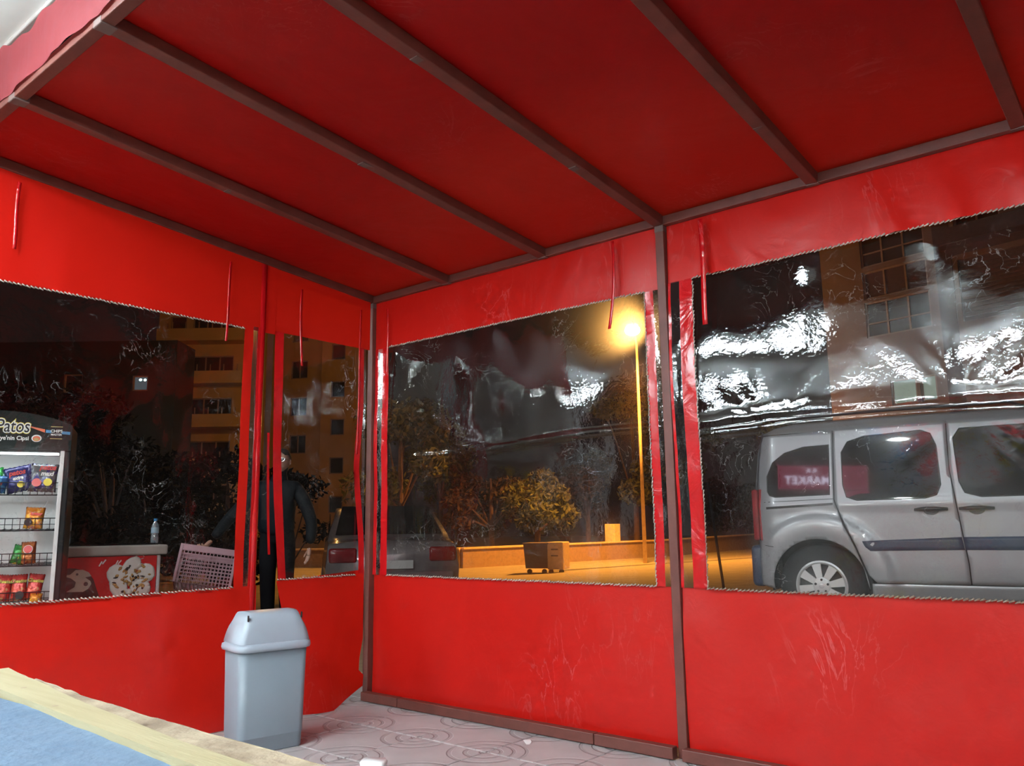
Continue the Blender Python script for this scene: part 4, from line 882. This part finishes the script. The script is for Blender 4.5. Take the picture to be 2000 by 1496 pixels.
# ------------------------------------------------------------------ DUMPSTER, LAMPS, WALL THINGS
dz = -.85; dp = W2(1108, 1119, 29.4)
du = thing('dumpster', 'wheeled steel dumpster beside the low wall across the road', 'dumpster', (dp.x, dp.y, dz), math.radians(22))
# local x to picture right, y away
obj('bin_body', prism(B(), [(-1.42, .2), (-1.5, 1.05), (-.58, 1.05), (-.62, .2)], -.45, .5), 'dump', du)
obj('end_panel', box(B(), (-.60, -.48, .16), (-.02, .5, 1.12), .03), 'dumpend', du)  # end lighter than the body: lamp light put into its colour
for z_ in (.62, .84): obj('slot', box(B(), (-.46, -.50, z_), (-.20, -.47, z_+.05)), 'dump', du)
obj('bin_lid', box(B(), (-1.53, -.5, 1.05), (-.55, .52, 1.10), .02), 'dump', du)
for x in (-1.3, -.75, -.5, -.12): obj('castor', lathe(B(), [(.03, -.03), (.09, -.03), (.09, .03), (.03, .03)], 12, (x, -.35, .09), 'y'), 'black', du)
def street_lamp(base, h, arm, label, down=True, W=SODIUM_W, poler=.09):
    t = thing('street_lamp', label, 'street lamp', base, 0, 'street lamps')
    ax, ay = arm
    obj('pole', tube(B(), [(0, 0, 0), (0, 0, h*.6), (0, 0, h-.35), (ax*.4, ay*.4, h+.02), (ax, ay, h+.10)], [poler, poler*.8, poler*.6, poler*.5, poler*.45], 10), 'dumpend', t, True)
    obj('lamp_head', box(B(), (ax-.22, ay-.22, h+.02), (ax+.22, ay+.22, h+.20), .04), 'trim', t)
    obj('lamp_globe', blob(B(), (ax, ay, h-.10), (.33, .33, .24), 3), emis('sodium_globe', (1, .50, .12), LAMP_L), t, True)
    l = bpy.data.lights.new('lamp_light', 'SPOT' if down else 'POINT'); l.energy = W
    if down: l.spot_size = math.radians(150); l.spot_blend = .6
    l.energy = W; l.color = SODIUM; l.shadow_soft_size = .3
    lo = bpy.data.objects.new('lamp_light', l); COL.objects.link(lo); lo.parent = t; lo.location = (ax, ay, h-.55); return t
lp = W2(1260, 1090, 36); hd3 = W2(1235, 645, 36)
street_lamp((lp.x, lp.y, -.86), hd3.z+.96, (hd3.x-lp.x, hd3.y-lp.y), 'tall street lamp glowing orange beside the middle post')
q = W2(500, 900, 33); street_lamp((q.x, q.y, -1.0), 11.6, (-.3, .2), 'unseen lamp added to light the ochre apartments, hidden behind the red strips', down=False, W=ADDLAMP_W)  # out-of-view lamp added so the far left blocks catch orange light
# distant guy wire and stay pole beside the van
a = W2(1381, 940, 9.0); b_ = W2(1420, 1150, 9.0)
st_ = thing('barrier_pole', 'thin dark slanting pole standing left of the van', 'pole', (b_.x, b_.y, -.12))
obj('shaft', tube(B(), [(0, 0, -.03), (a.x-b_.x, a.y-b_.y, a.z+.12)], .017, 6), 'black', st_)
obj('foot', box(B(), (-.12, -.12, -.04), (.12, .12, .0)), 'black', st_)

# ------------------------------------------------------------------ BUILDINGS
def building(name, label, P0, dv, s0, s1, z0, z1, depth, wm, wins, extra=None):
    """facade plane through P0 along dv; windows = (s,z,w,h,kind)"""
    an = math.atan2(dv[1], dv[0]); t = thing(name, label, 'building', (P0[0], P0[1], 0), an)
    # facade with real openings is approximated by wall strips between window columns -> use recess boxes
    depth = min(depth, 2.5); obj('wall', box(B(), (s0, .25, z0), (s1, depth, z1)), wm, t)
    # outer skin with real openings: column by column around the windows
    bm = B(); sx = sorted({s0, s1} | {w_[0] for w_ in wins} | {w_[0]+w_[2] for w_ in wins})
    for a, b_ in zip(sx, sx[1:]):
        mid = (a+b_)/2; hs = sorted((w_[1], w_[1]+w_[3]) for w_ in wins if w_[0] < mid < w_[0]+w_[2]); zc = z0
        for h0, h1 in hs:
            if h0 > zc+.001: box(bm, (a, 0, zc), (b_, .25, h0))
            zc = max(zc, h1)
        if zc < z1: box(bm, (a, 0, zc), (b_, .25, z1))
    obj('facade', bm, wm, t)
    for s, z, w_, h_, kind in wins:
        if kind == 'shutter':
            f = obj('shutter', box(B(), (s, .12, z), (s+w_, .2, z+h_)), 'slat', t); k = 0
            while (k+1)*.16 < h_: obj('slat', box(B(), (s+.05, .08, z+.02+k*.16), (s+w_-.05, .13, z+.11+k*.16)), 'slat', f); k += 1
            continue
        bm = B(); fw = .07
        box(bm, (s, .06, z), (s+fw, .16, z+h_)); box(bm, (s+w_-fw, .06, z), (s+w_, .16, z+h_)); box(bm, (s, .06, z), (s+w_, .16, z+fw)); box(bm, (s, .06, z+h_-fw), (s+w_, .16, z+h_))
        n = max(1, round(w_/.75))
        for k in range(1, n): box(bm, (s+w_*k/n-fw/2, .07, z), (s+w_*k/n+fw/2, .15, z+h_))
        if h_ > 1.3: box(bm, (s, .07, z+h_*.38), (s+w_, .15, z+h_*.38+fw*.7))
        f = obj('window', bm, 'frame', t)
        pm = {'dark': 'aptpane', 'lit': 'lit', 'litroom': 'reflglow', 'panel': 'aptdark'}[kind]
        obj('pane', box(B(), (s+.02, .13, z+.02), (s+w_-.02, .145, z+h_-.02)), pm, f)
    return t
Br = W2(1750, 600, 32)
wr = []
for fz_ in (5.2, 8.05, 10.95, 13.85):
    wr.append((-1.25, fz_+0, 2.55, 1.45, 'dark'))
wr[0] = (-.50, 5.25, 1.0, 1.0, 'lit'); wr.append((.62, 5.25, .62, 1.0, 'lit'))
wr += [(-1.25, 9.62, 2.55, 1.15, 'panel'), (2.4, 8.0, 3.4, 2.35, 'shutter'), (2.4, 11.2, 1.6, 1.1, 'dark'), (4.05, 11.75, 1.5, .62, 'lit'), (2.4, 13.9, 3, 1.4, 'dark'), (6.6, 8.0, 2.2, 1.5, 'dark'), (6.6, 11.0, 2.2, 1.5, 'dark')]
ab = building('apartment_building', 'tan apartment block with shutters and dim windows behind the van', (Br.x, Br.y), (.98, -.19), -3.0, 10, -1, 17, 9, 'apt', wr)
obj('recess_panel', box(B(), (1.62, -.02, 2), (2.22, -.001, 16.5)), 'aptdark', ab)
bal = obj('balcony', box(B(), (2.2, -.9, 10.55), (9.8, 0, 10.75)), 'aptdark', ab); obj('parapet', box(B(), (2.2, -.95, 10.75), (9.8, -.88, 11.35)), 'aptdark', bal)
obj('ledge', box(B(), (-3.1, -.15, 4.4), (10, 0, 4.6)), 'apt', ab)
# left far blocks, ochre in the sodium light
Bl = W2(400, 750, 50); dl = Vector((.77, .64))
wl_ = []
for k in range(6):
    zb_ = 2.2+k*2.62
    wl_ += [(-2.3, zb_, 1.0, 1.2, 'dark'), (-.9, zb_-.3, 2.6, 1.6, 'dark')]
b1 = building('apartment_building', 'dim brown apartment block with balconies in the wide left window', (Bl.x, Bl.y), (.77, .64), -3.0, 3.6, -1.5, 14.6, 9, 'aptor', wl_)
for k in range(6):
    bl_ = obj('balcony', box(B(), (-2.6, -1.2, 1.6+k*2.62), (2.6, 0, 1.75+k*2.62)), 'aptor', b1); obj('parapet', box(B(), (-2.6, -1.22, 1.75+k*2.62), (2.6, -1.14, 2.35+k*2.62)), 'aptor', bl_)
    for s_ in range(7): obj('baluster', box(B(), (-2.5+s_*.8, -1.2, 2.35+k*2.62), (-2.45+s_*.8, -1.15, 2.75+k*2.62)), 'frame', bl_)
Bl2 = W2(620, 800, 55); wl2 = []
for k in range(5): zb_ = 5.75-2.52+k*2.55; wl2 += [(-2.05, zb_, 1.25, 1.25, 'dark')]
b2 = building('apartment_building', 'ochre apartment block in the small left window behind the person', (Bl2.x, Bl2.y), (.9, .43), -3.4, .35, -1.5, 14.4, 8, 'aptor', wl2)
P3 = Bl2+Vector((.9, .43, 0))*.40+Vector((.43, -.9, 0))*.3; wl3 = [(.65, 4.3+k*2.55-2.5, .95, 1.1, 'dark') for k in range(5)]
b3 = building('apartment_building', 'shaded stair wing with square windows right of the ochre block', (P3.x, P3.y), (.80, .60), 0, 3.0, -1.5, 13.6, 8, 'aptor', wl3)
P4 = W2(270, 745, 44); t4 = building('apartment_building', 'unlit block carrying a small bluish reflection built as a glowing pane, far left', (P4.x, P4.y), (.77, .64), -9, 2.0, -1.5, 11, 8, 'dark', [(-.30, 8.25, .82, .82, 'litroom'), (-4, 8.2, 1, 1, 'dark')])
bm = B(); blob(bm, (.10, .05, 8.85), (.09, .04, .07), 2); blob(bm, (.34, .05, 8.84), (.08, .04, .07), 2); obj('reflection_glint', bm, 'reflspot', t4)  # bluish square and two bright spots of a reflection, modelled as emitters

# ------------------------------------------------------------------ TREES
def tree(name, label, base, h, crown, nleaf, m, trunk_r=.15, lobes=7, ls=.16, low=.35, group='trees across the road'):
    t = thing(name, label, 'tree', base, 0, group); bm = B(); rnd = random.Random(sum(map(ord, label)))
    tops = []
    tube(bm, [(0, 0, -.1), (.05*h*.1, 0, h*.3), (-.03*h*.2, .05, h*.55), (0, 0, h*.8)], [trunk_r, trunk_r*.8, trunk_r*.6, trunk_r*.25], 8)
    for k in range(lobes):
        a = rnd.uniform(0, 2*PI); r_ = crown*rnd.uniform(.25, .75); z = h*rnd.uniform(low, .95)
        c_ = Vector((r_*math.cos(a), r_*math.sin(a), z)); tops.append((c_, crown*rnd.uniform(.3, .55))); tube(bm, [(0, 0, h*.3), tuple(c_*.6+Vector((0, 0, h*.15))), tuple(c_)], [trunk_r*.4, trunk_r*.25, .02], 5)
    obj('trunk', bm, 'bark', t)
    vs, fs = [], []
    for i in range(nleaf):
        c_, r_ = rnd.choice(tops); d_ = Vector((rnd.gauss(0, 1), rnd.gauss(0, 1), rnd.gauss(0, 1))).normalized()*r_*rnd.random()**.4; d_.z *= .75
        p = c_+d_; u = Vector((rnd.gauss(0, 1), rnd.gauss(0, 1), rnd.gauss(0, 1))).normalized(); v = u.cross(Vector((rnd.gauss(0, 1), rnd.gauss(0, 1), 1))).normalized(); s_ = ls*rnd.uniform(.6, 1.3)
        n0 = len(vs); vs += [p-u*s_, p+v*s_*.4, p+u*s_, p-v*s_*.4]; fs.append((n0, n0+1, n0+2, n0+3))
    me = bpy.data.meshes.new('foliage'); me.from_pydata(vs, [], fs); me.materials.append(M[m]); f = link('foliage', me, t); f['kind'] = 'stuff'
for x, y, D, h, cr, m, lb, ls in (
    (780, 1105, 38, 8.5, 2.9, 'leaf', 'dark leafy tree at the left end of the long window', .2), (860, 1105, 46, 10, 3.2, 'leaf', 'tall dark tree second from the corner post', .2), (960, 1100, 44, 5.4, 2.6, 'leaf2', 'rounded brown tree above the left part of the low wall', .18),
    (1050, 1098, 42, 4.6, 2.2, 'leaf', 'low tree right behind the dumpster', .16), (1150, 1092, 50, 6.2, 2.8, 'leaf2', 'brown tree left of the gate pillar', .18), (1245, 1088, 47, 9.5, 2.7, 'leaf', 'tall tree close behind the street lamp', .18),
    (1330, 1085, 55, 9, 3, 'leaf', 'tree hidden mostly behind the middle post', .2), (1400, 1080, 64, 5.0, 2.4, 'leaf2', 'orange-lit bush at the left end of the van window', .16), (1470, 1078, 66, 4.8, 2.8, 'leaf2', 'orange-lit bush just behind the van tail', .16), (1560, 1080, 44, 8.8, 2.6, 'leaf', 'dark tree above the van rear roof', .18)):
    p = W2(x, y, D); tree('tree', lb, (p.x, p.y, -.9), h, cr, 3800, m, .18, 9, ls)
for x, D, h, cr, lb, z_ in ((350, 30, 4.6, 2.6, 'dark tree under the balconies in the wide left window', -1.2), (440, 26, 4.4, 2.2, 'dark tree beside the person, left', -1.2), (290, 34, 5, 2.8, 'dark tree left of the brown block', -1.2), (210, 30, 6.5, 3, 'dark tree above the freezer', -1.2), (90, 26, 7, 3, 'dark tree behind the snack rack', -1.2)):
    p = W2(x, 1060, D); tree('tree', lb, (p.x, p.y, z_), h, cr, 3000, 'leafshade', .16, 8, .16, .15, 'dark trees on the left')
p = W2(560, 1060, 16); tree('tree', 'small tree whose leafy branch shows right of the person head', (p.x, p.y, -.9), 3.1, 1.0, 700, 'leafshade', .05, 6, .08, .55, 'dark trees on the left')

# ------------------------------------------------------------------ SHOP: sign, added floodlights, shelves
sg = thing('shop_sign', 'red shop sign reading MARKET on the wall above the canopy', 'sign', (0, -2.11, 0))
pn = obj('sign_board', box(B(), (-.12, .0, 3.34), (1.35, .08, 3.72), .01), emis('lit_red_sign', (.75, .10, .22), 4), sg)
SM = lambda x, z: Matrix(((-1, 0, 0, x), (0, 0, 1, .082), (0, 1, 0, z), (0, 0, 0, 1)))
bm_ = text('lettering', 'MARKET', .19, 'whitep', pn, SM(.46, 3.46), .004, .003, 0, .98); bm_.data.materials[0] = emis('lit_letter', (.8, .75, 1), 17)
bm_ = text('lettering', 'K K', .10, 'whitep', pn, SM(.52, 3.63), .004, .002); bm_.data.materials[0] = bpy.data.materials['lit_letter']
for x in (-1.2, 1.8, 4.4):  # unseen flood lamps added over the sign to light the van
    t = thing('fill_floodlight', 'white flood lamp added to light the van, above the canopy, %s' % {-1.2: 'left one', 1.8: 'middle one', 4.4: 'right one'}[x], 'fill_floodlight', (x, -2.12, 4.3), 0, 'flood lamps added for the van')
    obj('bracket', tube(B(), [(0, 0, 0), (0, .25, .05), (0, .38, 0)], .015, 6), 'black', t)
    obj('housing', box(B(), (-.16, .33, -.10), (.16, .40, .10), .01), 'black', t)
    obj('lens', box(B(), (-.14, .401, -.085), (.14, .405, .085)), emis('flood_lens', COOL, 12), t)
    l = bpy.data.lights.new('flood_beam', 'SPOT'); l.energy = ADDFLOOD_W; l.color = COOL; l.spot_size = math.radians(100); l.spot_blend = .5; l.shadow_soft_size = .12
    lo = bpy.data.objects.new('flood_beam', l); COL.objects.link(lo); lo.parent = t; lo.location = (0, .45, 0)
    lo.rotation_euler = (Vector((0, 6.2, -3.1))).to_track_quat('-Z', 'Y').to_euler()
cols = ['redp', 'bluep', 'yellow', 'orangep', 'whitep', 'leaf', 'maroon', 'gold']
cname = dict(redp='red', bluep='blue', yellow='yellow', orangep='orange', whitep='white', leaf='olive', maroon='maroon', gold='tan')
ordn = ['first', 'second', 'third', 'fourth', 'fifth', 'sixth', 'seventh', 'eighth', 'ninth', 'tenth', 'eleventh', 'twelfth']
for sx, sy, n, lb in ((-.6, -10.1, 4, 'white shelf unit on the back wall, left'), (2.2, -10.1, 4, 'white shelf unit on the back wall, middle'), (-6.2, -5.6, 3, 'white shelf unit against the pale left wall'), (-4.2, -5.6, 3, 'white shelf unit beside the dark door')):
    t = thing('shelf_unit', lb, 'shelf', (sx, sy, 0), 0, 'shop shelves')
    for x in (0, 1.9): obj('upright', box(B(), (x, -.3, 0), (x+.03, .3, 2.0)), 'whitemetal', t)
    obj('back_panel', box(B(), (0, -.3, 0), (1.93, -.28, 2.0)), 'whitemetal', t)
    for k in range(n+1):
        z = .1+k*1.75/n; obj('shelf_board', box(B(), (.03, -.28, z), (1.9, .28, z+.025)), 'whitemetal', t)
        if k == n: continue
        x = .06; q_ = 0
        while x < 1.8:
            w_ = random.uniform(.12, .26); h_ = random.uniform(.2, .34)
            if x+w_ > 1.88: break
            cc_ = random.choice(cols); o = obj('carton', box(B(), (0, -.2, 0), (w_, .2, h_), .004), cc_); o.location = (sx+x, sy, z+.0255)
            tag(o, '%s carton, %s from left, %s board up, %s' % (cname[cc_], ordn[q_], ordn[k], lb.replace('white shelf unit ', 'unit ')), 'carton', 'cartons on the shop shelves'); q_ += 1; x += w_+.02

# red banner with blue and white boards across the shop opening (seen mirrored above the van windows)
t = thing('hanging_banner', 'red banner with white and blue boards hung across the shop opening', 'banner', (.55, -6.4, 0))
obj('cloth', box(B(), (0, 0, 1.78), (3.4, .02, 2.08), .004), 'redp', t)
obj('blue_board', box(B(), (.05, .02, 1.80), (.45, .035, 2.02), .004), 'bluep', t)
for x0_, x1_ in ((1.1, 1.5), (1.75, 2.7)): obj('white_board', box(B(), (x0_, .02, 1.70), (x1_, .035, 1.88), .004), 'whitep', t)
for x_ in (.1, 1.7, 3.3): obj('cord', tube(B(), [(x_, .01, 2.08), (x_, .01, 2.70)], .004, 5), 'blackp', t)
